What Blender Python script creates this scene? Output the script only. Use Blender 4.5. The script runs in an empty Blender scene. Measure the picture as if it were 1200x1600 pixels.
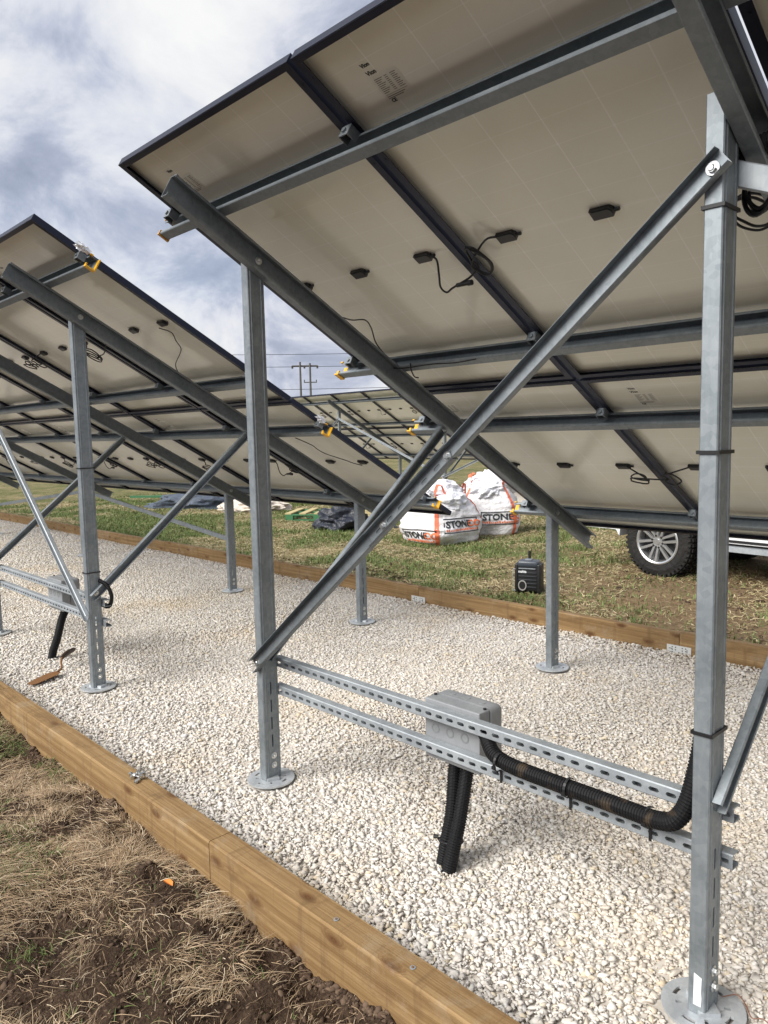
import bpy, bmesh, math, random
import numpy as np
from mathutils import Vector, Matrix, noise as mnoise
GD = 1.0  # density of gravel and grass
random.seed(7); RNG = np.random.default_rng(11)
S = bpy.context.scene; COL = S.collection
# ------------------------------------------------------------------ camera
cam = bpy.data.objects.new('camera', bpy.data.cameras.new('camera')); COL.objects.link(cam)
R_ = Vector((.692371, .721235, -.021025)); U_ = Vector((-.057459, .08416, .994794)); F_ = Vector((-.71925, .687559, -.099711))
cam.matrix_world = Matrix(((R_.x, U_.x, -F_.x, 0), (R_.y, U_.y, -F_.y, 0), (R_.z, U_.z, -F_.z, 1.5258), (0, 0, 0, 1)))
cam.data.sensor_fit = 'HORIZONTAL'; cam.data.sensor_width = 36; cam.data.lens = 36 * 1184.33 / 1200
cam.data.clip_start = 0.05; cam.data.clip_end = 3000
S.camera = cam
# ------------------------------------------------------------------ sky and sun
SUN_EL, SUN_AZ = math.radians(40), math.radians(190)      # azimuth measured from +Y clockwise
sd = Vector((math.cos(SUN_EL) * math.sin(SUN_AZ), math.cos(SUN_EL) * math.cos(SUN_AZ), math.sin(SUN_EL)))
sun = bpy.data.objects.new('sun', bpy.data.lights.new('sun', 'SUN')); COL.objects.link(sun)
sun.data.energy = 1.5; sun.data.angle = math.radians(38); sun.data.color = (1, .965, .91)
sun.rotation_euler = sd.to_track_quat('Z', 'Y').to_euler()
W = bpy.data.worlds.new('World'); S.world = W; W.use_nodes = True
nt = W.node_tree; nt.nodes.clear()
class NB:
    """small node-building helper"""
    def __init__(s, tree): s.t = tree
    def n(s, typ, **kw):
        nd = s.t.nodes.new(typ)
        for k, v in kw.items():
            if k.startswith('_'): setattr(nd, k[1:], v)
        return nd
    def link(s, a, b): s.t.links.new(a, b)
    def val(s, sock, v):
        if hasattr(v, 'links') or isinstance(v, bpy.types.NodeSocket): s.t.links.new(v, sock)
        else: sock.default_value = v
    def math(s, op, a, b=0.0, clamp=False):
        nd = s.n('ShaderNodeMath', _operation=op, _use_clamp=clamp); s.val(nd.inputs[0], a); s.val(nd.inputs[1], b); return nd.outputs[0]
    def noise(s, vec, scale, detail=4, rough=.5, dist=0.0):
        nd = s.n('ShaderNodeTexNoise'); nd.inputs['Scale'].default_value = scale; nd.inputs['Detail'].default_value = detail
        nd.inputs['Roughness'].default_value = rough; nd.inputs['Distortion'].default_value = dist
        if vec is not None: s.link(vec, nd.inputs['Vector'])
        return nd
    def ramp(s, fac, stops, interp='LINEAR'):
        nd = s.n('ShaderNodeValToRGB'); nd.color_ramp.interpolation = interp; cr = nd.color_ramp
        while len(cr.elements) < len(stops): cr.elements.new(.5)
        for e, (p, c) in zip(cr.elements, stops):
            e.position = p; e.color = (c[0], c[1], c[2], 1) if hasattr(c, '__len__') else (c, c, c, 1)
        s.val(nd.inputs[0], fac); return nd.outputs[0]
    def mix(s, fac, a, b, mode='MIX'):
        nd = s.n('ShaderNodeMix', _data_type='RGBA', _blend_type=mode)
        for sk, v in ((nd.inputs[0], fac), (nd.inputs[6], a), (nd.inputs[7], b)):
            if isinstance(v, tuple): v = (v[0], v[1], v[2], 1)
            s.val(sk, v)
        return nd.outputs[2]
    def bump(s, h, strength, dist):
        nd = s.n('ShaderNodeBump'); nd.inputs['Strength'].default_value = strength; nd.inputs['Distance'].default_value = dist
        s.link(h, nd.inputs['Height']); return nd.outputs[0]
    def mapping(s, vec, scale=(1, 1, 1), loc=(0, 0, 0), rot=(0, 0, 0)):
        nd = s.n('ShaderNodeMapping'); nd.inputs['Scale'].default_value = scale; nd.inputs['Location'].default_value = loc
        nd.inputs['Rotation'].default_value = rot; s.link(vec, nd.inputs['Vector']); return nd.outputs[0]
    def sep(s, vec):
        nd = s.n('ShaderNodeSeparateXYZ'); s.link(vec, nd.inputs[0]); return nd.outputs
b = NB(nt)
sky = b.n('ShaderNodeTexSky', _sky_type='NISHITA', _sun_disc=False, _sun_elevation=SUN_EL, _sun_rotation=SUN_AZ)
tc = b.n('ShaderNodeTexCoord')
g = tc.outputs['Generated']; sx, sy, sz = b.sep(g)
zz = b.math('MAXIMUM', b.math('ADD', sz, .45), .2)
cmb = b.n('ShaderNodeCombineXYZ'); b.link(b.math('DIVIDE', sx, zz), cmb.inputs[0]); b.link(b.math('DIVIDE', sy, zz), cmb.inputs[1])
cv = b.mapping(cmb.outputs[0], scale=(1, 1, 1), loc=(0.4, 5.2, 0))
n1 = b.noise(cv, 3.3, 12, .60, .45).outputs['Fac']
n2 = b.noise(cv, 1.2, 3, .5).outputs['Fac']
cf = b.math('ADD', b.math('MULTIPLY', n1, .7), b.math('MULTIPLY', n2, .3))
cloud = b.ramp(cf, [(.36, (1.8, 2.05, 2.65)), (.43, (2.3, 2.55, 3.2)), (.475, (3.05, 3.25, 3.85)), (.52, (4.0, 4.12, 4.5)), (.57, (4.6, 4.66, 4.8)), (.64, (5.1, 5.1, 5.1))])
blue = b.ramp(b.noise(cv, 1.7, 4, .5).outputs['Fac'], [(.50, 0.0), (.72, .15)])
col = b.mix(blue, cloud, sky.outputs[0])
bg = b.n('ShaderNodeBackground'); b.link(col, bg.inputs[0]); bg.inputs[1].default_value = 0.05
wo = b.n('ShaderNodeOutputWorld'); b.link(bg.outputs[0], wo.inputs[0])
S.view_settings.view_transform = 'Standard'; S.view_settings.look = 'None'; S.view_settings.gamma = 1
S.view_settings.exposure = 1.9
S.cycles.max_bounces = 7; S.cycles.diffuse_bounces = 4; S.cycles.glossy_bounces = 3; S.cycles.transmission_bounces = 2
S.cycles.caustics_reflective = False; S.cycles.caustics_refractive = False
# ------------------------------------------------------------------ materials
def material(name, rough=.5, metal=0.0, col=(.5, .5, .5), spec=.5):
    m = bpy.data.materials.new(name); m.use_nodes = True; nb = NB(m.node_tree)
    bs = m.node_tree.nodes['Principled BSDF']
    bs.inputs['Base Color'].default_value = (*col, 1); bs.inputs['Roughness'].default_value = rough
    bs.inputs['Metallic'].default_value = metal; bs.inputs['Specular IOR Level'].default_value = spec
    return m, nb, bs
def galvanised(name, c0, c1, rough=.42, metal=.8, scale=60):
    m, n, bs = material(name, rough, metal)
    tc = n.n('ShaderNodeTexCoord').outputs['Object']
    vo = n.n('ShaderNodeTexVoronoi'); vo.inputs['Scale'].default_value = scale; n.link(tc, vo.inputs['Vector'])
    a = n.noise(tc, 7, 6, .65).outputs['Fac']; s2 = n.noise(n.mapping(tc, (40, 40, 4)), 3, 3, .6).outputs['Fac']
    f = n.math('ADD', n.math('MULTIPLY', a, .65), n.math('ADD', n.math('MULTIPLY', n.sep(vo.outputs['Color'])[0], .15), n.math('MULTIPLY', s2, .25)))
    n.link(n.ramp(f, [(.32, c0), (.68, c1)]), bs.inputs['Base Color'])
    n.link(n.math('ADD', n.math('MULTIPLY', a, .3), rough - .15), bs.inputs['Roughness'])
    n.link(n.bump(s2, .08, .002), bs.inputs['Normal'])
    return m
M = {}
M['galv'] = galvanised('galvanised_steel', (.195, .225, .245), (.32, .35, .37), .55, .65)
M['galv_dark'] = galvanised('dark_galvanised_steel', (.165, .19, .208), (.26, .288, .305), .55, .6)  # darker grey tone of the galvanised steel, for rafters, purlins and clamps
M['galv_bright'] = galvanised('bright_zinc_steel', (.30, .33, .355), (.44, .47, .49), .62, .6)
M['galv_plate'] = galvanised('new_zinc_plate', (.46, .49, .52), (.66, .69, .71), .5, .6)
M['bolt'] = material('zinc_bolt', .3, .95, (.62, .63, .62))[0]
M['frame'] = material('black_anodised_frame', .38, .55, (.014, .017, .034))[0]
M['black'] = material('black_plastic', .45, 0, (.012, .012, .013))[0]
M['cable'] = material('black_cable', .5, 0, (.010, .010, .012))[0]
M['yellow'] = material('yellow_plastic', .45, 0, (.80, .42, .015))[0]
M['orange_cap'] = material('orange_plastic', .5, 0, (.55, .27, .04))[0]
M['white_film'] = material('white_plastic_film', .35, 0, (.75, .76, .78))[0]
M['white_paper'] = material('white_paper', .7, 0, (.78, .80, .82))[0]
M['ink'] = material('dark_print', .6, 0, (.03, .035, .04))[0]
M['ink_grey'] = material('grey_print', .6, 0, (.20, .20, .185))[0]
M['ink_orange'] = material('orange_print', .7, 0, (.72, .16, .05))[0]
M['cells'] = material('dark_solar_glass', .12, 0, (.008, .01, .02))[0]
# panel underside: cream coated glass, daylight through the cell gaps painted as paler lines
m, n, bs = material('cream_backsheet', .16, 0, (.42, .39, .33), .6)
tc = n.n('ShaderNodeTexCoord').outputs['Object']; x, y, z = n.sep(tc)
def line(coord, off, pitch, w):
    f = n.math('FRACT', n.math('DIVIDE', n.math('SUBTRACT', coord, off), pitch)); d = n.math('ABSOLUTE', n.math('SUBTRACT', f, .5))
    return n.math('GREATER_THAN', d, .5 - w / pitch)
lx = line(x, .0205, .1822, .0022); ly = line(y, .018, .0971, .0016)
lyc = line(y, .018, .1942, .0010)
dot = n.math('MULTIPLY', line(x, .0205, .1822, .0055), line(y, .018, .1942, .0055))
mid = n.math('LESS_THAN', n.math('ABSOLUTE', n.math('SUBTRACT', y, .8915)), .009)
f = n.math('ADD', n.math('ADD', n.math('MULTIPLY', lx, .70), n.math('MULTIPLY', ly, .42)), n.math('ADD', n.math('MULTIPLY', dot, .25), n.math('MULTIPLY', mid, .16)), True)
a = n.noise(tc, 2.3, 5, .6).outputs['Fac']
basec = n.ramp(a, [(.3, (.77, .765, .66)), (.7, (.85, .845, .735))])
n.link(n.mix(f, basec, (.94, .93, .88)), bs.inputs['Base Color'])
n.link(n.math('ADD', n.math('MULTIPLY', n.noise(tc, 9, 4, .6).outputs['Fac'], .12), .10), bs.inputs['Roughness'])
M['back'] = m
# timber
m, n, bs = material('treated_softwood', .75, 0, (.4, .25, .12), .25)
tc0 = n.n('ShaderNodeTexCoord').outputs['Object']; oi = n.n('ShaderNodeObjectInfo').outputs['Random']
cx = n.n('ShaderNodeCombineXYZ'); n.link(n.math('MULTIPLY', oi, 9.0), cx.inputs[0]); n.link(n.math('MULTIPLY', oi, 3.0), cx.inputs[1])
va = n.n('ShaderNodeVectorMath', _operation='ADD'); n.link(tc0, va.inputs[0]); n.link(cx.outputs[0], va.inputs[1]); tc = va.outputs[0]
tx, ty, tz = n.sep(tc); s_ = n.math('ADD', ty, tz)
kv = n.n('ShaderNodeCombineXYZ'); n.link(n.math('MULTIPLY', tx, 4.2), kv.inputs[0]); n.link(n.math('MULTIPLY', s_, 9.5), kv.inputs[1])
vo = n.n('ShaderNodeTexVoronoi', _voronoi_dimensions='2D'); vo.inputs['Scale'].default_value = 1.0; n.link(kv.outputs[0], vo.inputs['Vector'])
pick = n.math('GREATER_THAN', n.sep(vo.outputs['Color'])[0], .62); dist = vo.outputs['Distance']
warp = n.math('MULTIPLY', n.ramp(dist, [(0.0, 1.0), (.26, 0.0)]), n.math('MULTIPLY', pick, .045))
big = n.noise(n.mapping(tc, (.8, 5, 5)), 1.5, 3, .5).outputs['Fac']
gcoord = n.math('ADD', n.math('ADD', s_, warp), n.math('MULTIPLY', big, .05))
gv = n.n('ShaderNodeCombineXYZ'); n.link(n.math('MULTIPLY', tx, 1.1), gv.inputs[0]); n.link(n.math('MULTIPLY', gcoord, 130.0), gv.inputs[1])
gr = n.noise(gv.outputs[0], 1.0, 5, .65).outputs['Fac']
gv2 = n.n('ShaderNodeCombineXYZ'); n.link(n.math('MULTIPLY', tx, .6), gv2.inputs[0]); n.link(n.math('MULTIPLY', gcoord, 34.0), gv2.inputs[1])
gr2 = n.noise(gv2.outputs[0], 1.0, 4, .55).outputs['Fac']
c = n.mix(n.ramp(gr2, [(.34, 0.0), (.66, 1.0)]), (.205, .125, .052), (.36, .24, .115))
c = n.mix(n.math('MULTIPLY', n.ramp(gr, [(.40, 1.0), (.56, 0.0)]), .42), c, (.14, .070, .026))
ring = n.math('SINE', n.math('MULTIPLY', dist, 95.0))
kn = n.math('MULTIPLY', n.ramp(dist, [(.05, 1.0), (.10, .75), (.17, .25), (.26, 0.0)]), pick)
c = n.mix(n.math('MULTIPLY', kn, .88), c, (.085, .034, .013))
c = n.mix(n.math('MULTIPLY', n.math('MULTIPLY', n.ramp(dist, [(.10, .5), (.25, 0.0)]), pick), n.math('MULTIPLY', n.math('ADD', ring, 1.0), .5)), c, (.15, .075, .028))
lo = n.noise(n.mapping(tc, (1.6, 5, 5)), 2.4, 6, .68, .8).outputs['Fac']
c = n.mix(n.math('MULTIPLY', n.ramp(lo, [(.50, 0.0), (.66, 1.0)]), .55), c, (.145, .085, .04))
wet = n.noise(n.mapping(tc, (14, 1.2, 1.2)), 1.3, 5, .65, .6).outputs['Fac']
c = n.mix(n.math('MULTIPLY', n.ramp(wet, [(.56, 0.0), (.66, 1.0)]), .40), c, (.13, .078, .038))
c = n.mix(n.math('MULTIPLY', n.ramp(n.noise(tc, 5, 6, .7).outputs['Fac'], [(.54, 0.0), (.64, 1.0)]), .30), c, (.36, .29, .20))
n.link(c, bs.inputs['Base Color']); n.link(n.bump(n.math('ADD', gr, n.math('MULTIPLY', kn, -.5)), .5, .003), bs.inputs['Normal'])
M['timber'] = m
M['pallet_wood'] = material('pale_pallet_wood', .8, 0, (.46, .38, .19))[0]
M['pallet_green'] = material('green_painted_wood', .7, 0, (.045, .17, .07))[0]
M['brown_wood'] = material('dark_brown_wood', .8, 0, (.13, .05, .02))[0]
# gravel stones
def island_mat(name, stops, rough=.85, bscale=60, bstr=.25, patch=None, trans=0):
    m, n, bs = material(name, rough, 0, (.5, .5, .5), .25)
    r = n.n('ShaderNodeNewGeometry').outputs['Random Per Island']
    tc = n.n('ShaderNodeTexCoord').outputs['Object']
    c = n.ramp(r, stops)
    if patch:
        sc, lo_, hi_, tint, amt = patch
        c = n.mix(n.math('MULTIPLY', n.ramp(n.noise(tc, sc, 3, .55).outputs['Fac'], [(lo_, 0.0), (hi_, 1.0)]), amt), c, tint, 'MULTIPLY')
    if bstr:
        nz = n.noise(tc, bscale, 4, .6).outputs['Fac']
        c = n.mix(.35, c, n.ramp(nz, [(.3, .55), (.7, 1.0)]), 'MULTIPLY')
        n.link(n.bump(nz, bstr, .004), bs.inputs['Normal'])
    n.link(c, bs.inputs['Base Color']); return m
M['stone'] = island_mat('cream_limestone_chippings', [(0, (.57, .525, .475)), (.12, (.69, .655, .61)), (.3, (.62, .57, .505)), (.45, (.72, .69, .64)), (.6, (.60, .56, .51)), (.72, (.78, .76, .72)), (.83, (.66, .57, .43)), (.9, (.54, .495, .45)), (1, (.82, .80, .765))], patch=(1.3, .50, .72, (.95, .86, .72), .7))
m, n, bs = material('gravel_bed', .9, 0, (.45, .39, .31), .2)
tc = n.n('ShaderNodeTexCoord').outputs['Object']
vo = n.n('ShaderNodeTexVoronoi'); vo.inputs['Scale'].default_value = 48; n.link(tc, vo.inputs['Vector'])
c = n.ramp(n.sep(vo.outputs['Color'])[0], [(0, (.50, .46, .41)), (.5, (.62, .585, .53)), (1, (.74, .715, .67))])
c = n.mix(n.ramp(vo.outputs['Distance'], [(.25, 0.0), (.6, .7)]), c, (.46, .41, .35))
n.link(c, bs.inputs['Base Color']); n.link(n.bump(vo.outputs['Distance'], -.8, .01), bs.inputs['Normal'])
M['bed'] = m
# soil and field
m, n, bs = material('field_soil_and_turf', .95, 0, (.1, .07, .04), .15)
tc = n.n('ShaderNodeTexCoord').outputs['Object']; x, y, z = n.sep(tc)
f1 = n.noise(tc, 14, 8, .7).outputs['Fac']; f2 = n.noise(tc, 90, 4, .65).outputs['Fac']
soil = n.ramp(n.math('ADD', n.math('MULTIPLY', f1, .6), n.math('MULTIPLY', f2, .4)), [(.36, (.018, .011, .007)), (.47, (.050, .031, .020)), (.57, (.085, .056, .037)), (.68, (.15, .105, .07))])
g1 = n.noise(tc, .55, 5, .6).outputs['Fac']; g2 = n.noise(tc, 3.2, 5, .65, .5).outputs['Fac']; g3 = n.noise(tc, 26, 5, .7).outputs['Fac']
turf = n.mix(n.ramp(n.math('ADD', n.math('MULTIPLY', g1, .5), n.math('MULTIPLY', g2, .5)), [(.42, 0.0), (.58, 1.0)]), (.13, .155, .05), (.36, .29, .155))
turf = n.mix(n.ramp(g3, [(.35, .75), (.65, 0.0)]), turf, (.055, .05, .022))
dirt = n.mix(n.ramp(g3, [(.35, 0.0), (.65, 1.0)]), (.13, .085, .045), (.28, .20, .115))
turf = n.mix(n.math('MULTIPLY', n.ramp(n.math('ADD', x, n.math('MULTIPLY', g2, 3.0)), [(0.0, 0.0), (1.0, 1.0)]), 0.0), turf, dirt)
wear = n.ramp(n.math('ADD', n.math('MULTIPLY', n.math('ADD', x, 6.2), .28), n.math('MULTIPLY', n.math('SUBTRACT', g2, .5), 2.2)), [(.15, 0.0), (.75, 1.0)])
near = n.math('GREATER_THAN', y, 3.0)
turf = n.mix(n.math('MULTIPLY', wear, n.math('LESS_THAN', y, 11.5)), turf, dirt)
n.link(n.mix(near, soil, turf), bs.inputs['Base Color']); n.link(n.bump(n.math('ADD', f1, n.math('MULTIPLY', f2, .5)), 1.0, .03), bs.inputs['Normal'])
M['ground'] = m
M['soil'] = island_mat('soil_clods', [(0, (.045, .028, .018)), (.5, (.085, .055, .036)), (1, (.16, .11, .075))], .95, 80, .3)
M['straw'] = island_mat('dead_straw_grass', [(0, (.30, .20, .115)), (.2, (.45, .33, .205)), (.45, (.18, .115, .065)), (.6, (.52, .40, .26)), (.8, (.34, .235, .14)), (1, (.70, .60, .44))], .7, 30, 0)
M['green'] = island_mat('green_grass', [(0, (.07, .115, .028)), (.3, (.125, .175, .05)), (.6, (.095, .15, .04)), (.8, (.20, .22, .08)), (1, (.15, .20, .065))], .6, 30, 0)
M['field_straw'] = island_mat('faded_field_grass', [(0, (.30, .235, .12)), (.3, (.40, .32, .18)), (.5, (.25, .22, .10)), (.75, (.48, .40, .24)), (1, (.54, .46, .30))], .7, 30, 0)
# conduit, tarps, bags
M['conduit'] = material('black_ribbed_conduit', .6, 0, (.006, .006, .007), .28)[0]
m, n, bs = material('muddy_ribbed_conduit', .6, 0, (.006, .006, .007), .28); tc = n.n('ShaderNodeTexCoord').outputs['Object']
n.link(n.mix(n.ramp(n.noise(tc, 14, 4, .6).outputs['Fac'], [(.58, 0.0), (.70, .35)]), (.006, .006, .007), (.13, .09, .05)), bs.inputs['Base Color']); M['conduit_mud'] = m
def woven(name, c0, c1, rough=.6):
    m, n, bs = material(name, rough, 0, c0, .4); tc = n.n('ShaderNodeTexCoord').outputs['Object']
    a = n.noise(tc, 6, 5, .6, .5).outputs['Fac']
    n.link(n.ramp(a, [(.3, c0), (.7, c1)]), bs.inputs['Base Color']); n.link(n.bump(n.noise(tc, 11, 4, .6, 1.0).outputs['Fac'], .55, .05), bs.inputs['Normal']); return m
M['bag'] = woven('white_woven_sack', (.66, .64, .64), (.80, .79, .80))
M['bag_top'] = woven('thin_white_liner', (.76, .76, .80), (.84, .84, .87), .4)
M['strap'] = material('orange_webbing', .8, 0, (.72, .17, .09))[0]
M['tarp_black'] = woven('black_sheeting', (.012, .014, .02), (.03, .035, .05), .35)
M['tarp_blue'] = woven('slate_blue_sheeting', (.045, .06, .085), (.09, .11, .15), .55)
M['scrap'] = woven('pale_scrap_sheeting', (.55, .45, .36), (.74, .70, .64), .7)
M['box_grey'] = galvanised('grey_enclosure', (.22, .23, .24), (.28, .29, .30), .5, .15, 20)
M['pipe_ring'] = material('knockout_ring', .5, .1, (.20, .21, .215))[0]
M['rust'] = material('rusty_steel', .8, .2, (.20, .095, .035))[0]
M['handle'] = material('dark_wood_handle', .5, 0, (.035, .018, .010))[0]
M['paint'] = material('white_car_paint', .25, 0, (.72, .73, .74))[0]
M['rubber'] = woven('tyre_rubber', (.010, .010, .010), (.020, .018, .016), .85)
M['alloy'] = material('silver_alloy', .28, .85, (.66, .67, .68))[0]
M['glass'] = material('dark_car_glass', .05, 0, (.01, .012, .014), .8)[0]
M['lamp_red'] = material('red_lamp_lens', .2, 0, (.4, .01, .01))[0]
M['leaf'] = material('orange_leaf', .6, 0, (.62, .20, .03))[0]
M['wood_pole'] = material('dark_pole_wood', .9, 0, (.10, .095, .09))[0]
M['copper'] = material('brown_wire', .5, 0, (.16, .06, .035))[0]
# ------------------------------------------------------------------ mesh builder
class MB:
    def __init__(s): s.v = []; s.f = []; s.m = []
    def add(s, verts, faces, mi=0):
        o = len(s.v); s.v += [tuple(p) for p in verts]; s.f += [tuple(i + o for i in f) for f in faces]; s.m += [mi] * len(faces)
    def box(s, lo, hi, mat=None, mi=0):
        x0, y0, z0 = lo; x1, y1, z1 = hi
        v = [Vector(p) for p in ((x0, y0, z0), (x1, y0, z0), (x1, y1, z0), (x0, y1, z0), (x0, y0, z1), (x1, y0, z1), (x1, y1, z1), (x0, y1, z1))]
        if mat: v = [mat @ p for p in v]
        s.add(v, [(0, 3, 2, 1), (4, 5, 6, 7), (0, 1, 5, 4), (1, 2, 6, 5), (2, 3, 7, 6), (3, 0, 4, 7)], mi)
    def prism(s, prof, p0, p1, ua, va, mi=0):
        p0, p1, ua, va = map(Vector, (p0, p1, ua, va)); n = len(prof)
        if ua.cross(va).dot(p1 - p0) < 0: prof = prof[::-1]
        v = [p0 + ua * a + va * c for a, c in prof] + [p1 + ua * a + va * c for a, c in prof]
        s.add(v, [tuple(range(n))[::-1], tuple(range(n, 2 * n))] + [(i, (i + 1) % n, (i + 1) % n + n, i + n) for i in range(n)], mi)
    def cyl(s, p0, p1, r0, r1=None, k=12, mi=0):
        r1 = r0 if r1 is None else r1; p0, p1 = Vector(p0), Vector(p1); d = (p1 - p0).normalized()
        a = d.orthogonal().normalized(); c = d.cross(a)
        v = [p + (a * math.cos(t) + c * math.sin(t)) * r for p, r in ((p0, r0), (p1, r1)) for t in (2 * math.pi * i / k for i in range(k))]
        s.add(v, [tuple(range(k))[::-1], tuple(range(k, 2 * k))] + [(i, (i + 1) % k, (i + 1) % k + k, i + k) for i in range(k)], mi)
    def tube(s, pts, r, k=8, mi=0, ribs=None):
        pts = [Vector(p) for p in pts]; rings = []; a = None; n = len(pts)
        for i, p in enumerate(pts):
            d = (pts[min(i + 1, n - 1)] - pts[max(i - 1, 0)]).normalized()
            if a is None: a = d.orthogonal().normalized()
            a = (a - d * a.dot(d)).normalized(); c = d.cross(a)
            rr = r[i] if hasattr(r, '__len__') else r
            rings.append([p + (a * math.cos(t) + c * math.sin(t)) * rr for t in (2 * math.pi * j / k for j in range(k))])
        f = [(i * k + j, i * k + (j + 1) % k, (i + 1) * k + (j + 1) % k, (i + 1) * k + j) for i in range(n - 1) for j in range(k)]
        f += [tuple(range(k))[::-1], tuple(range((n - 1) * k, n * k))]
        s.add([p for q in rings for p in q], f, mi)
    def lathe(s, prof, mat, k=32, mi=0):
        v = [mat @ Vector((r * math.cos(2 * math.pi * j / k), r * math.sin(2 * math.pi * j / k), h)) for r, h in prof for j in range(k)]; n = len(prof)
        s.add(v, [(i * k + j, i * k + (j + 1) % k, (i + 1) * k + (j + 1) % k, (i + 1) * k + j) for i in range(n - 1) for j in range(k)], mi)
    def mesh(s, name, mats, smooth=False):
        me = bpy.data.meshes.new(name); me.from_pydata(s.v, [], s.f)
        for m_ in (mats if isinstance(mats, (list, tuple)) else [mats]): me.materials.append(m_)
        me.polygons.foreach_set('material_index', s.m)
        if smooth: me.polygons.foreach_set('use_smooth', [True] * len(s.f)); me.set_sharp_from_angle(angle=math.radians(35))
        me.update(); return me
    def build(s, name, mats, parent=None, smooth=False, mat=None): return link(name, s.mesh(name, mats, smooth), parent, mat)
def link(name, me, parent=None, mat=None):
    o = bpy.data.objects.new(name, me); COL.objects.link(o)
    if parent: o.parent = parent
    if mat is not None: o.matrix_local = mat
    return o
def tag(o, label=None, cat=None, group=None, kind=None):
    if label: o['label'] = label
    if cat: o['category'] = cat
    if group: o['group'] = group
    if kind: o['kind'] = kind
    return o
def thing(name, loc, label, cat, group=None, rotz=0, mat=None):
    o = bpy.data.objects.new(name, None); COL.objects.link(o); o.empty_display_size = .1
    if mat is not None: o.matrix_world = mat
    else: o.location = loc; o.rotation_euler = (0, 0, rotz)
    return tag(o, label, cat, group)
def spline(pts, n=8):
    pts = [Vector(p) for p in pts]; P = [pts[0] * 2 - pts[1]] + pts + [pts[-1] * 2 - pts[-2]]; out = []
    for i in range(1, len(P) - 2):
        for j in range(n):
            t = j / n; a, c, d, e = P[i - 1], P[i], P[i + 1], P[i + 2]
            out.append(.5 * ((2 * c) + (d - a) * t + (2 * a - 5 * c + 4 * d - e) * t * t + (3 * c - a - 3 * d + e) * t ** 3))
    out.append(P[-2]); return out
def channel(h, w, lip, t=.0028, ch=.003):
    # C section: web on u = 0, open towards +u; v from -h/2 to h/2
    a = h / 2
    return [(0, -a + ch), (ch, -a), (w - ch, -a), (w, -a + ch), (w, -a + lip), (w - t, -a + lip), (w - t, -a + t), (t, -a + t), (t, a - t), (w - t, a - t), (w - t, a - lip), (w, a - lip), (w, a - ch), (w - ch, a), (ch, a), (0, a - ch)]
def half(h, w, lip, sw, sgn, t=.0028, ch=.003):
    a = h / 2; p = [(0, sw / 2), (t, sw / 2), (t, a - t), (w - t, a - t), (w - t, a - lip), (w, a - lip), (w, a - ch), (w - ch, a), (ch, a), (0, a - ch)]
    return [(u, v * sgn) for u, v in (p if sgn > 0 else p[::-1])]
def slotted(mb, h, w, lip, p0, p1, ua, va, s0, s1, pitch, sl, sw, t=.0028):
    """C channel whose web has a row of real slots between distances s0 and s1 from p0"""
    p0, p1, ua, va = map(Vector, (p0, p1, ua, va)); L = (p1 - p0).length; d = (p1 - p0) / L
    if s0 > 0: mb.prism(channel(h, w, lip, t), p0, p0 + d * s0, ua, va)
    if s1 < L: mb.prism(channel(h, w, lip, t), p0 + d * s1, p1, ua, va)
    for sg in (1, -1): mb.prism(half(h, w, lip, sw, sg, t), p0 + d * s0, p0 + d * s1, ua, va)
    n = max(1, int((s1 - s0) / pitch)); bl = pitch - sl; r = min(sw * .35, sl * .3)
    for i in range(n + 1):
        c = s0 + i * pitch; a0 = max(c - bl / 2, s0); a1 = min(c + bl / 2, s1)
        if a1 <= a0: continue
        e0 = r if a0 > s0 else 0; e1 = r if a1 < s1 else 0; q = sw / 2
        prof = [(a0 - e0, -q), (a1 + e1, -q), (a1, -q + r), (a1, q - r), (a1 + e1, q), (a0 - e0, q), (a0, q - r), (a0, -q + r)]
        mb.prism(prof, p0, p0 + ua * t, d, va)
def bolt(mb, p, nrm, r=.010, washer=True):
    p, nrm = Vector(p), Vector(nrm).normalized()
    if washer: mb.cyl(p, p + nrm * .0025, r * 1.55, k=20)
    mb.cyl(p + nrm * .0025, p + nrm * .0105, r, k=6); mb.cyl(p + nrm * .0105, p + nrm * .013, r * .8, r * .6, k=12)
# ------------------------------------------------------------------ dimensions of the arrays
YR, YF, YT, ZT, TH, LP, PW = 1.877, 4.10, 1.4491, 2.6366, math.radians(29.34), 1.783, 1.134
CT, ST = math.cos(TH), math.sin(TH)
SV = Vector((0, CT, -ST)); NV = Vector((0, ST, CT)); XV = Vector((1, 0, 0))
def onp(x, s, off=0.0, base=(0, 0, 0)): return Vector((x, YT, ZT)) + SV * s - NV * off + Vector(base)
HR, HF = 2.30, 1.055                                  # post heights
S1 = [.300, 1.455, 2.085, 3.235]                      # purlins, distance down the slope
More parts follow.
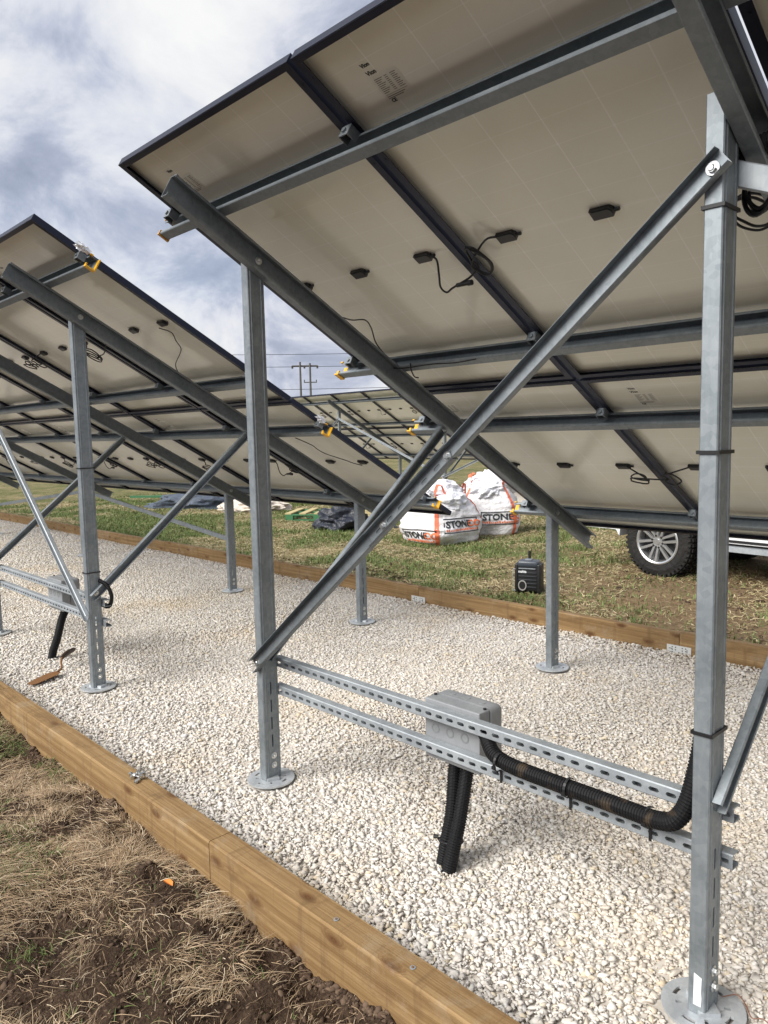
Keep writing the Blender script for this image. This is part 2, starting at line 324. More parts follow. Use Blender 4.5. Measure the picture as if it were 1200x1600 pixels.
# ------------------------------------------------------------------ shared meshes of the racks
def plate_mesh():
    mb = MB(); K = 40; R0, R1 = .052, .105; z0, z1 = .004, .011
    slots = {3, 4, 5, 13, 14, 15, 23, 24, 25, 33, 34, 35}
    rr = [0.0, R0, .068, .079, R1]
    for i in range(K):
        a0, a1 = 2 * math.pi * i / K, 2 * math.pi * (i + 1) / K
        for j in range(1, 4):
            if j == 2 and i in slots: continue
            if j == 1 and i % 10 == 8: continue
            q = [(rr[j] * math.cos(a0), rr[j] * math.sin(a0)), (rr[j + 1] * math.cos(a0), rr[j + 1] * math.sin(a0)), (rr[j + 1] * math.cos(a1), rr[j + 1] * math.sin(a1)), (rr[j] * math.cos(a1), rr[j] * math.sin(a1))]
            mb.add([(x, y, z) for z in (z0, z1) for x, y in q], [(3, 2, 1, 0), (4, 5, 6, 7), (0, 1, 5, 4), (1, 2, 6, 5), (2, 3, 7, 6), (3, 0, 4, 7)])
    mb.cyl((0, 0, z0), (0, 0, z1), R0, k=K)
    mb.prism([(-.027, -.046), (.027, -.046), (.027, .046), (-.027, .046)], (0, 0, z1), (0, 0, z1 + .012), (1, 0, 0), (0, 1, 0))
    return mb.mesh('base_plate', M['galv_plate'])
ME_PLATE = plate_mesh()
def post_mesh(h):
    # C section 45 x 84 open towards -X, ribbed web on +X with slots near the foot
    mb = MB(); hx = .0225
    slotted(mb, .084, .045, .016, (hx, 0, .012), (hx, 0, h), (-1, 0, 0), (0, 1, 0), .135, .455, .080, .058, .009)
    for dy in (-.026, .026): mb.prism([(0, -.004), (.002, -.0015), (.002, .0015), (0, .004)], (hx, dy, .012), (hx, dy, h), (1, 0, 0), (0, 1, 0))
    return mb.mesh('post', M['galv'], False)
ME_REAR, ME_FRONT = post_mesh(HR), post_mesh(HF)
bm_ = MB()
for z in (.075, .118): bolt(bm_, (.0225, .004, z), (1, 0, 0), .009)
ME_FOOTBOLT = bm_.mesh('bolt', M['bolt'])
bm_ = MB(); bolt(bm_, (0, 0, 0), (1, 0, 0), .0105); ME_BOLTX = bm_.mesh('bolt', M['bolt'])
bm_ = MB(); bolt(bm_, (0, 0, 0), (0, -1, 0), .0105); ME_BOLTY = bm_.mesh('bolt', M['bolt'])
bm_ = MB()
for lo, hi in (((-.022, -.020, -.002), (.022, -.016, .038)), ((-.022, -.016, .034), (.022, .022, .038)), ((-.022, -.016, -.002), (-.018, .022, .034)), ((.018, -.016, -.002), (.022, .022, .034))): bm_.box(lo, hi)
bm_.cyl((0, .002, .033), (0, .002, .018), .010, k=6); bm_.cyl((0, -.020, .016), (0, -.027, .016), .009, k=6)
ME_CLAMP = bm_.mesh('clamp', M['galv_dark'])
def tilt_matrix(p): return Matrix(((1, 0, 0, p.x), (0, CT, ST, p.y), (0, -ST, CT, p.z), (0, 0, 0, 1)))
def T(x, y, z): return Matrix.Translation((x, y, z))
def cap_mesh(mat, depth=.03):
    # plastic end cap that frames the open end of a purlin (local: x out, y down slope, z normal)
    mb = MB(); h = .037; w = .050
    for lo, hi in (((0, -.004, -h - .003), (depth, w, -h + .004)), ((0, -.004, h - .004), (depth * .5, .012, h + .003)), ((0, w - .006, -h + .004), (depth, w, h - .004)), ((0, -.004, -h + .004), (depth * .5, .003, -h + .020))): mb.box(lo, hi)
    return mb.mesh('end_cap', mat)
ME_CAPY, ME_CAPO = cap_mesh(M['yellow']), cap_mesh(M['orange_cap'], .012)
def crumple(rx, ry, rz, seed, amt=.5, sub=3):
    bm = bmesh.new(); bmesh.ops.create_icosphere(bm, subdivisions=sub, radius=1)
    for v in bm.verts:
        d = v.co.normalized(); k = 1 + amt * (mnoise.noise(d * 2.3 + Vector((seed, 0, 0))) + .6 * mnoise.noise(d * 6 + Vector((0, seed, 0))))
        v.co = Vector((d.x * rx * k, d.y * ry * k, d.z * rz * k))
    me = bpy.data.meshes.new('x'); bm.to_mesh(me); bm.free(); return me
def rack(base, rear, front, x0, x1, xz, fxz, label, ends, seams, rail=None, detail=True, gal='galv'):
    """rear / front: post x positions; xz: rear cross braces (xa, za, xb, zb); ends: purlin end caps"""
    bx, by, bz = base
    r = thing('solar_rack', (bx + (rear[0] + rear[-1]) / 2, by + YR, bz), label, 'rack')
    o = Vector(base); inv = Matrix.Translation(-r.location)
    def put(name, me, mat): return link(name, me, r, inv @ Matrix.Translation(o) @ mat)
    def bake(mb, name, mat, smooth=False):
        me = mb.mesh(name, mat, smooth); return put(name, me, Matrix.Identity(4))
    for xs, me, Y in ((rear, ME_REAR, YR), (front, ME_FRONT, YF)):
        for x in xs:
            p = put('post', me, T(x, Y, 0)); link('base_plate', ME_PLATE, p, Matrix.Rotation(x * 3, 4, 'Z'))
            if detail: link('bolt', ME_FOOTBOLT, p)
    for x in rear:
        # inclined rafter, web against the +X face of the posts, open towards +X
        mb = MB(); xw = x + .0227 + .0025; c = .118
        p0, p1 = onp(xw, .105, c), onp(xw, 3.56, c)
        # square section cut plumb at both ends
        mb.prism(channel(.096, .045, .013), p0, p1, (1, 0, 0), NV)
        ra = bake(mb, 'rafter', M['galv_dark'])
        if detail:
            for Y_, s_ in ((YR, None), (YF, None)):
                s = (Y_ - YT + c * ST) / CT
                pp = onp(xw + .003, s + .01, c - .012); bo = link('bolt', ME_BOLTX, ra, Matrix.Translation(pp))
        # knee brace from the foot of the rear post to the rafter
        mb = MB(); xa = x + .0227
        a, e = Vector((xa, YR + .012, .60)), Vector((xa, 3.026, 1.559)); d = (e - a).normalized(); v = Vector((0, -d.z, d.y))
        mb.prism(channel(.050, .027, .008, .0025), a - d * .04, e, (1, 0, 0), v)
        kb = bake(mb, 'brace', M[gal])
        if detail: link('bolt', ME_BOLTX, kb, Matrix.Translation((xa + .003, YR + .012, .60)))
    for xa, za, xb, zb, kind in xz:
        # brace lying on the camera-side face of the rear posts: two channels, one sliding in the other
        a, e = Vector((xa, YR - .0425, za)), Vector((xb, YR - .0425, zb)); L = (e - a).length; d = (e - a) / L
        v = Vector((-d.z, 0, d.x)); v = v if v.z > 0 else -v
        if kind == 1:
            mb = MB(); mb.prism(channel(.060, .030, .003), a - d * .03, a + d * (L * .585), (0, -1, 0), v); b1 = bake(mb, 'brace', M['galv_dark'])
            mb = MB(); slotted(mb, .0535, .028, .003, a + d * (L * .385) + Vector((0, -.0032, 0)), e + d * .035, (0, -1, 0), v, .02, .50, .072, .034, .013); b2 = bake(mb, 'brace', M['galv'])
            for k in (.42, .575): link('bolt', ME_BOLTY, b1, Matrix.Translation(a + d * (L * k) + Vector((0, -.0075, 0))))
            link('bolt', ME_BOLTY, b1, Matrix.Translation(a + Vector((0, -.003, 0)))); link('bolt', ME_BOLTY, b2, Matrix.Translation(e + Vector((0, -.0065, 0))))
        elif kind == 2:
            off = Vector((0, .085 + .0005, 0)); mb = MB(); mb.prism(channel(.058, .028, .010), a + off, e + off, (0, 1, 0), v); bake(mb, 'brace', M['galv_bright'])
        else:
            mb = MB(); mb.prism(channel(.052, .028, .010), a - d * .03, e + d * .03, (0, -1, 0), v); bake(mb, 'brace', M['galv_bright'] if kind == 3 else M[gal])
    for xa, za, xb, zb in fxz:
        a, e = Vector((xa, YF + .0425, za)), Vector((xb, YF + .0425, zb)); d = (e - a).normalized(); v = Vector((-d.z, 0, d.x))
        mb = MB(); mb.prism(channel(.045, .025, .008), a, e, (0, 1, 0), v); bake(mb, 'brace', M[gal])
    for i, s in enumerate(S1):
        xe = ends[i]; A = xe[0] if xe[0] is not None else x0; B = xe[1] if xe[1] is not None else x1
        mb = MB(); c = .0355
        # open up-slope
        mb.prism(channel(.070, .045, .013), onp(A, s + .045, c), onp(B, s + .045, c), -SV, NV)
        pu = bake(mb, 'purlin', M['galv_dark'])
        if xe[2]:
            xcap, sgn = (A, -1) if xe[3] == 'L' else (B, 1)
            mt = tilt_matrix(onp(xcap, s, c)) @ Matrix.Diagonal((sgn, 1, 1, 1))
            link('end_cap', ME_CAPY if xe[2] in 'yw' else ME_CAPO, pu, mt)
            if xe[2] == 'w':
                me = crumple(.014, .036, .018, xcap * 3 + s, 1.0); me.name = 'plastic_wrap'; me.materials.append(M['white_film'])
                link('plastic_wrap', me, pu, tilt_matrix(onp(xcap - sgn * .004, s - .045, c - .045)))
        if detail:
            for xs in seams:
                if A - .05 < xs < B + .05: link('clamp', ME_CLAMP, pu, tilt_matrix(onp(xs, s - .022, .0375)))
    return r, o
def rails(r, xa, xb, name='mounting_rail'):
    for z in (.535, .408):
        mb = MB(); slotted(mb, .042, .040, .009, (xa, YR + .0425, z), (xb, YR + .0425, z), (0, 1, 0), (0, 0, 1), .02, xb - xa - .01, .050, .030, .0125, .0025)
        mb.build(name, M['galv_bright'], r, mat=Matrix.Translation(-r.location))
# ------------------------------------------------------------------ solar panels
def panel_meshes():
    D = {}
    mb = MB(); w, L = PW, LP
    for x0, x1 in ((0, .002), (w - .002, w)): mb.box((x0, 0, 0), (x1, L, .035))
    for x0, x1 in ((.002, .030), (w - .030, w - .002)): mb.box((x0, 0, .0002), (x1, L, .0022))
    for y0, y1 in ((0, .002), (L - .002, L)): mb.box((.002, y0, .0025), (w - .002, y1, .0348))
    for y0, y1 in ((.002, .024), (L - .024, L - .002)): mb.box((.030, y0, .0002), (w - .030, y1, .0022))
    for x0, x1 in ((.002, .010), (w - .010, w - .002)): mb.box((x0, .002, .0345), (x1, L - .002, .0356))
    # small drain holes in the long flange shown as dark rivets
    for x in (.016, w - .016):
        for y in (.08, .42, L - .42, L - .08): mb.cyl((x, y, 0), (x, y, -.0015), .004, k=8)
    D['frame'] = mb.mesh('frame', M['frame'])
    mb = MB(); mb.box((.002, .002, .0275), (w - .002, L - .002, .0290)); D['back'] = mb.mesh('backsheet', M['back'])
    mb = MB(); mb.box((.002, .002, .0290), (w - .002, L - .002, .0338)); D['glass'] = mb.mesh('cell_glass', M['cells'])
    mb = MB(); a, c = .040, .021
    pr = [(-a, -c), (a * .75, -c), (a, -c * .45), (a, c * .45), (a * .75, c), (-a, c)]
    mb.prism(pr, (0, 0, .0275), (0, 0, .014), (1, 0, 0), (0, 1, 0)); mb.prism([(u * .85, v * .8) for u, v in pr], (0, 0, .014), (0, 0, .011), (1, 0, 0), (0, 1, 0))
    mb.cyl((a * .9, 0, .020), (a + .018, 0, .020), .006, k=8); D['jbox'] = mb.mesh('junction_box', M['black'])
    # printed data label
    mb = MB()
    z0, z1 = .0274, .0270
    mb.box((0, 0, z1 + .0002), (.105, .100, z0), mi=1)
    def bar(x0, y0, x1, y1): mb.box((x0, y0, z1 - .0001), (x1, y1, z1 + .0001))
    for i in range(9):
        y = .012 + i * .0062; bar(.008, y, .040 - .006 * (i % 3), y + .0022); bar(.048, y, .060, y + .0022); bar(.072, y, .094 - .005 * (i % 2), y + .0022)
    bar(.008, .070, .095, .0712); bar(.008, .076, .080, .0785); bar(.008, .082, .070, .0845)
    D['label'] = mb.mesh('data_label', [M['ink_grey'], material('label_film', .4, 0, (.74, .735, .65))[0]])
    return D
PM = panel_meshes()
def text_mesh(body, size, mat, bold=0.0):
    cu = bpy.data.curves.new('t', 'FONT'); cu.body = body; cu.size = size; cu.offset = bold; cu.resolution_u = 3
    ob = bpy.data.objects.new('t', cu); COL.objects.link(ob); dg = bpy.context.evaluated_depsgraph_get()
    me = bpy.data.meshes.new_from_object(ob.evaluated_get(dg)); bpy.data.objects.remove(ob); me.materials.clear(); me.materials.append(mat); return me
def label_text():
    out = MB()
    for body, size, x, y in (('Vion', .018, .000, -.034), ('Vion', .020, .000, -.006), ('CE', .016, .012, .098)):
        me = text_mesh(body, size, M['ink'], .0008)
        v = [(p.co.x + x, y - p.co.y, .0267) for p in me.vertices]; out.add(v, [tuple(p.vertices) for p in me.polygons])
    return out.mesh('lettering', M['ink'])
ME_LET = label_text()
def cable_mesh(pts, r=.0042, k=6): mb = MB(); mb.tube(spline(pts, 5), r, k); return mb.mesh('cable', M['cable'], True)
def coil_path(cx, cy, rx, ry, turns, z0, drop, ph=0.0, n=12):
    return [(cx + rx * math.cos(ph + 2 * math.pi * t / n) * (1 + .12 * math.sin(t * 1.7)), cy + ry * math.sin(ph + 2 * math.pi * t / n), z0 - drop * t / (turns * n) + .004 * math.sin(t)) for t in range(int(turns * n))]
w0 = PW + .02
CABLES = [
    [(.96, .885, .020), (1.01, .90, .005), (1.00, .95, -.03), (.975, 1.0, -.045), (.985, 1.03, -.05), (1.02, 1.02, -.045), (1.06, 1.01, -.04), (1.13, .99, -.035)] + coil_path(w0 + .06, .925, .035, .075, 2.2, -.02, .015, 2.6) + [(w0 + .12, .865, .0), (w0 + .17, .88, .018)],
    [(.96, .885, .020), (1.02, .90, -.01)] + coil_path(1.02, .96, .055, .07, 2.4, -.03, .03, -1.2) + [(1.07, .98, -.04), (1.15, .98, -.03), (w0 + .10, .93, .0), (w0 + .17, .88, .018)],
    [(.96, .885, .020), (1.00, .89, .0)] + coil_path(1.04, .93, .045, .05, 1.6, -.02, .03, 1.0) + [(1.12, .93, -.035)] + coil_path(w0 + .06, .93, .04, .06, 1.4, -.02, .02, 2.6) + [(w0 + .17, .88, .018)]]
CME = [cable_mesh(c) for c in CABLES]
mbc = MB(); mbc.cyl((0, 0, 0), (.055, 0, 0), .0085, k=8); mbc.cyl((.055, 0, 0), (.075, 0, 0), .011, k=8); ME_CONN = mbc.mesh('connector', M['black'])
ORD = ['first', 'second', 'third', 'fourth', 'fifth', 'sixth', 'seventh', 'eighth', 'ninth', 'tenth', 'eleventh', 'twelfth', 'thirteenth', 'fourteenth']
def panel(x, row, base, label, group, cable=None, labelled=True):
    p = onp(x, row * (LP + .02), 0, base)
    t = thing('solar_module', None, label, 'solar panel', group, mat=tilt_matrix(p))
    link('frame', PM['frame'], t); link('backsheet', PM['back'], t); link('cell_glass', PM['glass'], t)
    for u in (.195, .570, .945): link('junction_box', PM['jbox'], t, T(u, LP / 2, 0))
    if labelled:
        lb = link('data_label', PM['label'], t, T(.165, .172, 0)); link('lettering', ME_LET, lb)
    if cable is not None:
        c = link('cable', CME[cable % 3], t)
        if cable % 3 == 0: link('connector', ME_CONN, c, T(1.05, 1.012, -.042))
    return t
def panel_row(xs, base, where, group, labelled, last_cable, first_bare=False):
    for k, x in enumerate(xs):
        for row in (0, 1):
            lab = '%s row cream-backed solar panel, %s from the %s' % (('upper', 'lower')[row], ORD[k], where)
            panel(x, row, base, lab, group, None if (k == 0 and first_bare) else (k + row * 2) % 3, labelled)
# ------------------------------------------------------------------ the three racks and their panels
XA, XB = -3.0285, -4.0137
seamsA = [XA - .010] + [XA + 1.154 * k - .010 for k in range(1, 6)]
rA, _ = rack((0, 0, 0), [-2.735, -.783, 2.95], [-2.735, -.783, 2.95], -3.137, 2.85,
    [(-2.735, .549, -.783, 2.128, 1), (-.783, 2.14, 2.95, .52, 2)], [],
    'nearest galvanised steel rack, two tall posts with a long slotted brace over white gravel',
    [(None, None, 'o', 'L'), (None, None, 'y', 'L'), (None, None, 'y', 'L'), (None, None, 'y', 'L')], seamsA)
rails(rA, -2.745, -.733)
panel_row([XA + 1.154 * k for k in range(5)], (0, 0, 0), 'left end of the nearest rack', 'solar panels on the nearest rack', True, False)
nB = 12
seamsB = [XB + .010] + [XB - 1.154 * k + .010 for k in range(1, nB + 1)]
rB, _ = rack((0, 0, 0), [-4.577, -6.53, -10.173, -13.85, -17.5], [-4.577, -6.53, -10.173, -13.85, -17.5], -17.95, -3.945,
    [(-4.577, .475, -6.53, 2.10, 3)], [(-6.53, .50, -10.173, .87), (-13.85, .50, -10.173, .87)],
    'left galvanised rack whose rear posts carry bluish braces, beyond the gap',
    [(None, None, 'w', 'R'), (None, -4.03, '', 'R'), (None, -3.97, 'w', 'R'), (None, -3.90, 'w', 'R')], seamsB)
rails(rB, -6.56, -4.515)
panel_row([XB - PW - 1.154 * k for k in range(nB)], (0, 0, 0), 'right end of the left rack', 'solar panels on the left rack', True, False, True)
CB = (0, 11.124, -.032); xc0 = -16.188 - 2.308; nC = 11
rC, _ = rack(CB, [-17.15, -15.22, -11.55, -7.85], [-17.15, -15.22, -11.55, -7.85], xc0 - .1, xc0 + nC * 1.154 + .08,
    [(-15.22, 2.05, -11.55, .60, 3), (-7.85, 2.05, -11.55, .60, 3), (-17.15, .5, -15.22, 2.0, 3)], [],
    'distant galvanised rack standing on grass behind the white sacks', [(None, None, '', 'L')] * 4, [xc0 + 1.154 * k - .010 for k in range(1, nC)])
panel_row([xc0 + 1.154 * k for k in range(nC)], CB, 'left end of the distant rack', 'solar panels on the distant rack', False, False)
# loose leads at the open ends of the racks
def lead(rk, pts, name='lead'):
    mb = MB(); mb.tube(spline([onp(x, s, o) for x, s, o in pts], 6), .0032, 6); mb.build(name, M['cable'], rk, True, Matrix.Translation(-rk.location))
lead(rA, [(-2.80, 1.10, .0), (-2.716, 1.119, .02), (-2.642, 1.134, .02), (-2.656, 1.194, .02), (-2.70, 1.29, .04), (-2.72, 1.42, .05)])
lead(rA, [(-2.72, 1.45, .075), (-2.62, 1.448, .085), (-2.45, 1.448, .08), (-2.30, 1.446, .088), (-2.181, 1.447, .08)])
lead(rA, [(-2.60, 1.45, .06), (-2.575, 1.449, .10), (-2.56, 1.47, .125), (-2.535, 1.475, .13)])
lead(rB, [(-4.217, .89, .012), (-4.143, .938, .02), (-4.20, 1.01, .025), (-4.268, 1.085, .02), (-4.40, 1.15, .01), (-4.499, 1.192, .005), (-4.60, 1.24, .01), (-4.661, 1.30, .02)])
lead(rB, [(-4.178, 2.682, .012), (-4.22, 2.63, .02), (-4.269, 2.58, .02), (-4.383, 2.478, .02), (-4.40, 2.40, .02), (-4.367, 2.327, .03), (-4.35, 2.16, .06)])
# cable ties round the posts
def tie(rk, x, y, z, hx, hy, w=.009, name='cable_tie', tl=0.0):
    mb = MB(); e = .0035
    a = [(-hx, -hy), (hx, -hy), (hx, hy), (-hx, hy)]; o = [(-hx - e, -hy - e), (hx + e, -hy - e), (hx + e, hy + e), (-hx - e, hy + e)]
    v = [(x + p[0], y + p[1], z + q + tl * p[0] * 4) for q in (-w / 2, w / 2) for p in a + o]
    f = []
    for i in range(4):
        j = (i + 1) % 4; f += [(i, j, j + 4, i + 4), (i + 8, i + 12, j + 12, j + 8), (i + 4, j + 4, j + 12, i + 12), (i, i + 8, j + 8, j)]
    mb.add(v, f); mb.build(name, M['black'], rk, mat=Matrix.Translation(-rk.location))
for z in (2.045, 1.47, .765): tie(rA, -.783, YR, z, .0245, .0425, tl=.0)
for z in (1.37, .73): tie(rB, -4.577, YR, z, .0245, .0425, .006)
# worn white sticker near the foot of the right post
mb = MB(); prof = [(-.010, .035), (.010, .035), (.0115, .060), (.010, .075), (.011, .115), (-.009, .122)]
mb.prism(prof, (-.781, YR - .0421, 0), (-.781, YR - .0428, 0), (1, 0, 0), (0, 0, 1)); mb.build('sticker', M['white_paper'], rA, mat=Matrix.Translation(-rA.location))
# ------------------------------------------------------------------ enclosures and conduits
def enclosure(x0, x1, label):
    y0, y1, z0, z1 = YR + .0835, YR + .215, .352, .572; t = thing('junction_enclosure', ((x0 + x1) / 2, y0, z0), label, 'enclosure', 'grey enclosures on the mounting rails')
    o = Matrix.Translation(-t.location); bm = bmesh.new()
    bmesh.ops.create_cube(bm, size=1); ym = y0 + .058
    for v in bm.verts: v.co = Vector((x0 + (v.co.x + .5) * (x1 - x0), y0 + (v.co.y + .5) * (ym - y0), z0 + (v.co.z + .5) * (z1 - z0)))
    bmesh.ops.bevel(bm, geom=list(bm.edges), offset=.004, segments=2, profile=.5, affect='EDGES')
    me = bpy.data.meshes.new('body'); bm.to_mesh(me); bm.free(); me.materials.append(M['box_grey']); link('body', me, t, o)
    bm = bmesh.new(); bmesh.ops.create_cube(bm, size=1); e = .004
    for v in bm.verts: v.co = Vector((x0 - e + (v.co.x + .5) * (x1 - x0 + 2 * e), ym + .001 + (v.co.y + .5) * (y1 - ym), z0 - e + (v.co.z + .5) * (z1 - z0 + 2 * e)))
    bmesh.ops.bevel(bm, geom=[ed for ed in bm.edges if abs(ed.verts[0].co.y - ed.verts[1].co.y) > .05 or min(ed.verts[0].co.y, ed.verts[1].co.y) > y1 - .01], offset=.022, segments=5, profile=.5, affect='EDGES')
    me = bpy.data.meshes.new('lid'); bm.to_mesh(me); bm.free(); me.materials.append(M['box_grey']); me.polygons.foreach_set('use_smooth', [True] * len(me.polygons)); me.set_sharp_from_angle(angle=math.radians(30)); lid = link('lid', me, t, o)
    for i in range(3):
        x = x0 + (x1 - x0) * (.20 + .27 * i)
        mb = MB(); mb.lathe([(.013, 0), (.013, .0012), (.0185, .0012), (.0185, 0)], Matrix.Translation((x, y0, (z0 + z1) / 2 + .006)) @ Matrix.Rotation(math.pi / 2, 4, 'X'), 28); mb.build('knockout', M['pipe_ring'], t, mat=o)
        mb = MB(); mb.cyl((x + .01, (ym + y1) / 2 - .01, z1 + e), (x + .01, (ym + y1) / 2 - .01, z1 + e + .0015), .0125, k=20); mb.build('knockout', M['box_grey'], t, mat=o)
    for x in (x0 + .012, x1 - .012):
        mb = MB(); mb.cyl((x, y0 + .045, z1 + .001), (x, y0 + .045, z1 + .006), .006, k=12); mb.build('screw', M['black'], t, mat=o)
    return t
enclosure(-1.855, -1.600, 'grey metal enclosure with three round knockouts behind the nearest slotted rails')
enclosure(-5.57, -5.31, 'grey enclosure on the slotted rails of the left rack, seen past the bluish brace')
def conduit(pts, r, label, group=None, matl='conduit', step=.0046):
    sp = spline(pts, 24); L = [0]
    for a, c in zip(sp, sp[1:]): L.append(L[-1] + (c - a).length)
    n = int(L[-1] / (step / 2)); out = []; rad = []; j = 0
    for i in range(n + 1):
        d = L[-1] * i / n
        while j < len(L) - 2 and L[j + 1] < d: j += 1
        t = (d - L[j]) / max(1e-9, L[j + 1] - L[j]); out.append(sp[j].lerp(sp[j + 1], t)); rad.append(r if i % 4 < 2 else r * .90)
    mb = MB(); mb.tube(out, rad, 16); o = mb.build('corrugated_conduit', M[matl], smooth=False); return tag(o, label, 'conduit', group)
Y0 = YR + .15
conduit([(-1.765, Y0, .352), (-1.752, 2.0, .30), (-1.730, 1.960, .18), (-1.733, 1.935, .08), (-1.750, 1.92, -.05)], .0250, 'left of two black corrugated conduits dropping from the nearest grey enclosure into gravel', 'conduits under the enclosures')
conduit([(-1.705, Y0, .352), (-1.696, 2.0, .30), (-1.679, 1.945, .18), (-1.682, 1.912, .08), (-1.70, 1.89, -.05)], .0260, 'right of two black corrugated conduits dropping from the nearest grey enclosure, tied to its twin', 'conduits under the enclosures')
conduit([(-5.42, Y0, .352), (-5.44, 2.0, .28), (-5.42, 1.95, .15), (-5.46, 1.93, .05), (-5.49, 1.92, -.04)], .028, 'single black corrugated conduit under the enclosure of the left rack, near the trowel', 'conduits under the enclosures')
conduit([(-1.602, YR + .11, .50), (-1.57, YR + .085, .50), (-1.54, YR + .060, .488), (-1.50, YR + .042, .468), (-1.42, YR + .034, .457), (-1.263, YR + .032, .456), (-1.12, YR + .030, .457), (-1.0, YR + .026, .459), (-.93, YR + .016, .465), (-.873, YR + .006, .487), (-.842, YR + .014, .54), (-.828, YR + .03, .62), (-.822, YR + .055, .71), (-.820, YR + .073, .82), (-.820, YR + .075, 1.0), (-.820, YR + .075, 1.7), (-.815, YR + .08, 2.10), (-.79, YR + .09, 2.17), (-.70, YR + .085, 2.20), (-.50, YR + .10, 2.22)], .0255, 'muddy black corrugated conduit tied along the lower rail, bending up behind the right post', None, 'conduit_mud')
conduit([(-4.66, YR + .06, .52), (-4.58, YR + .085, .50), (-4.52, YR + .085, .53), (-4.495, YR + .08, .59), (-4.51, YR + .06, .65), (-4.545, YR + .03, .68)], .0125, 'short black conduit curling behind the tall post of the left rack')
def strap(x, y, z, ry, rz, label):
    mb = MB(); w = .0085; cy, cz, R = YR + .030, .457, .0290
    ring = [(YR + .0395, .384), (YR + .0385, .425)] + [(cy + R * math.cos(a), cz + R * math.sin(a)) for a in np.linspace(math.radians(285), math.radians(40), 14)]
    for a, c in zip(ring, ring[1:]):
        m_ = Vector((0, a[0] + c[0] - 2 * cy, a[1] + c[1] - 2 * cz)).normalized() if a[1] > .43 else Vector((0, -1, 0))
        mb.prism([(0, 0), (0, .0022), (w, .0022), (w, 0)], (x, a[0], a[1]), (x, c[0], c[1]), (1, 0, 0), m_)
    mb.box((x - .002, cy - R - .006, cz - .014), (x + w + .002, cy - R + .002, cz - .004));  o = mb.build('cable_tie', M['black'], None)
    return tag(o, label, 'cable tie', 'cable ties on the conduit')
for x, nm in ((-1.478, 'black cable tie holding the conduit to the rail, nearest the grey enclosure'), (-1.216, 'middle black cable tie of three round conduit and lower rail'), (-.960, 'black cable tie where the conduit starts to bend up, nearest the right post')):
    strap(x, YR + .034, .435, .044, .052, nm)
mb = MB(); mb.tube([(-1.715 + .052 * math.cos(a), 1.935 + .030 * math.sin(a), .085 + .01 * math.cos(a)) for a in np.linspace(0, 2 * math.pi, 20)], .0035, 6); mb.cyl((-1.765, 1.925, .083), (-1.780, 1.915, .083), .008, k=8)
tag(mb.build('cable_tie', M['black'], smooth=True), 'black cable tie binding the two dropping conduits just above the gravel', 'cable tie', 'cable ties on the conduit')
# hanging loops of lead behind the top of the right post
mb = MB()
for k, (rx, rz) in enumerate(((.032, .055), (.036, .050), (.030, .046))):
    mb.tube([(-.748 + .004 * k + rx * math.cos(a), 2.0 + .006 * k, 2.10 + rz * math.sin(a)) for a in np.linspace(0, 2 * math.pi, 26)], .0045, 6)
mb.tube(spline([(-.78, 2.0, 2.14), (-.77, 2.0, 2.09), (-.74, 2.0, 2.06), (-.71, 2.0, 2.09), (-.70, 2.01, 2.13)]), .006, 6)
tag(mb.build('coiled_cable', M['cable'], smooth=True), 'small coil of black cable hanging under the channel right of the tall right post', 'cable coil')
# ------------------------------------------------------------------ numpy noise
LAT = RNG.random((256, 256))
def vnoise(x, y):
    xi = np.floor(x).astype(int); yi = np.floor(y).astype(int); fx = x - xi; fy = y - yi; fx = fx * fx * (3 - 2 * fx); fy = fy * fy * (3 - 2 * fy)
    a = LAT[xi % 256, yi % 256]; c = LAT[(xi + 1) % 256, yi % 256]; d = LAT[xi % 256, (yi + 1) % 256]; e = LAT[(xi + 1) % 256, (yi + 1) % 256]
    return (a * (1 - fx) + c * fx) * (1 - fy) + (d * (1 - fx) + e * fx) * fy - .5
def fbm(x, y, s, o=4, off=0.0):
    r = np.zeros_like(x); amp = 1.0
    for i in range(o): r += amp * vnoise(x * s + 17.3 * i + off, y * s + 9.1 * i + off); s *= 2.07; amp *= .5
    return r
def gz(x, y):
    """height of the ground"""
    near = -.085 + .085 * fbm(x, y, 2.6, 3) + .046 * fbm(x, y, 11, 4, 5.) - .05 * np.clip((1.0 - y), 0, 3)
    near += .035 * np.clip(1 - np.abs(y - 1.20) / .18, 0, 1) * (fbm(x, y, 3.1, 2, 31.) + .1)
    far = .015 + .05 * fbm(x, y, .8, 3, 3.) + .02 * fbm(x, y, 6, 3, 8.)
    far = far * np.clip(1 - (y - 12) / 30, .15, 1)
    # raked soil heap beside the far timber
    far += .10 * np.exp(-(((x + 6.05) / .55) ** 2 + ((y - 5.45) / .22) ** 2)) * (1 + 1.2 * fbm(x, y, 9, 3))
    far += .13 * np.exp(-(((x + 5.95) / .16) ** 2 + ((y - 5.85) / .13) ** 2))
    k = np.clip((y - 1.36) / .02, 0, 1); k2 = np.clip((y - 4.96) / .03, 0, 1)
    xm = (x > -22) & (x < 6)
    return np.where((y < 4.99) & (y > 1.36) & xm, -.22, np.where(y <= 1.38, near, far))
def grid_axis(parts):
    out = []
    for a, c, st in parts: out += list(np.arange(a, c, st))
    return np.array(sorted(set(np.round(out, 4))))
gx = grid_axis([(-900, -60, 60), (-60, -22, 2), (-22, -5, .06), (-5, .3, .014), (.3, 6.2, .1), (6.2, 40, 2), (40, 901, 60)])
gy = grid_axis([(-300, -20, 40), (-20, -1, 1), (-1, .25, .1), (.25, 1.37, .013), (1.37, 1.40, .01), (1.42, 4.97, .5), (4.97, 5.02, .02), (5.02, 7, .035), (7, 14, .08), (14, 40, 1), (40, 901, 60)])
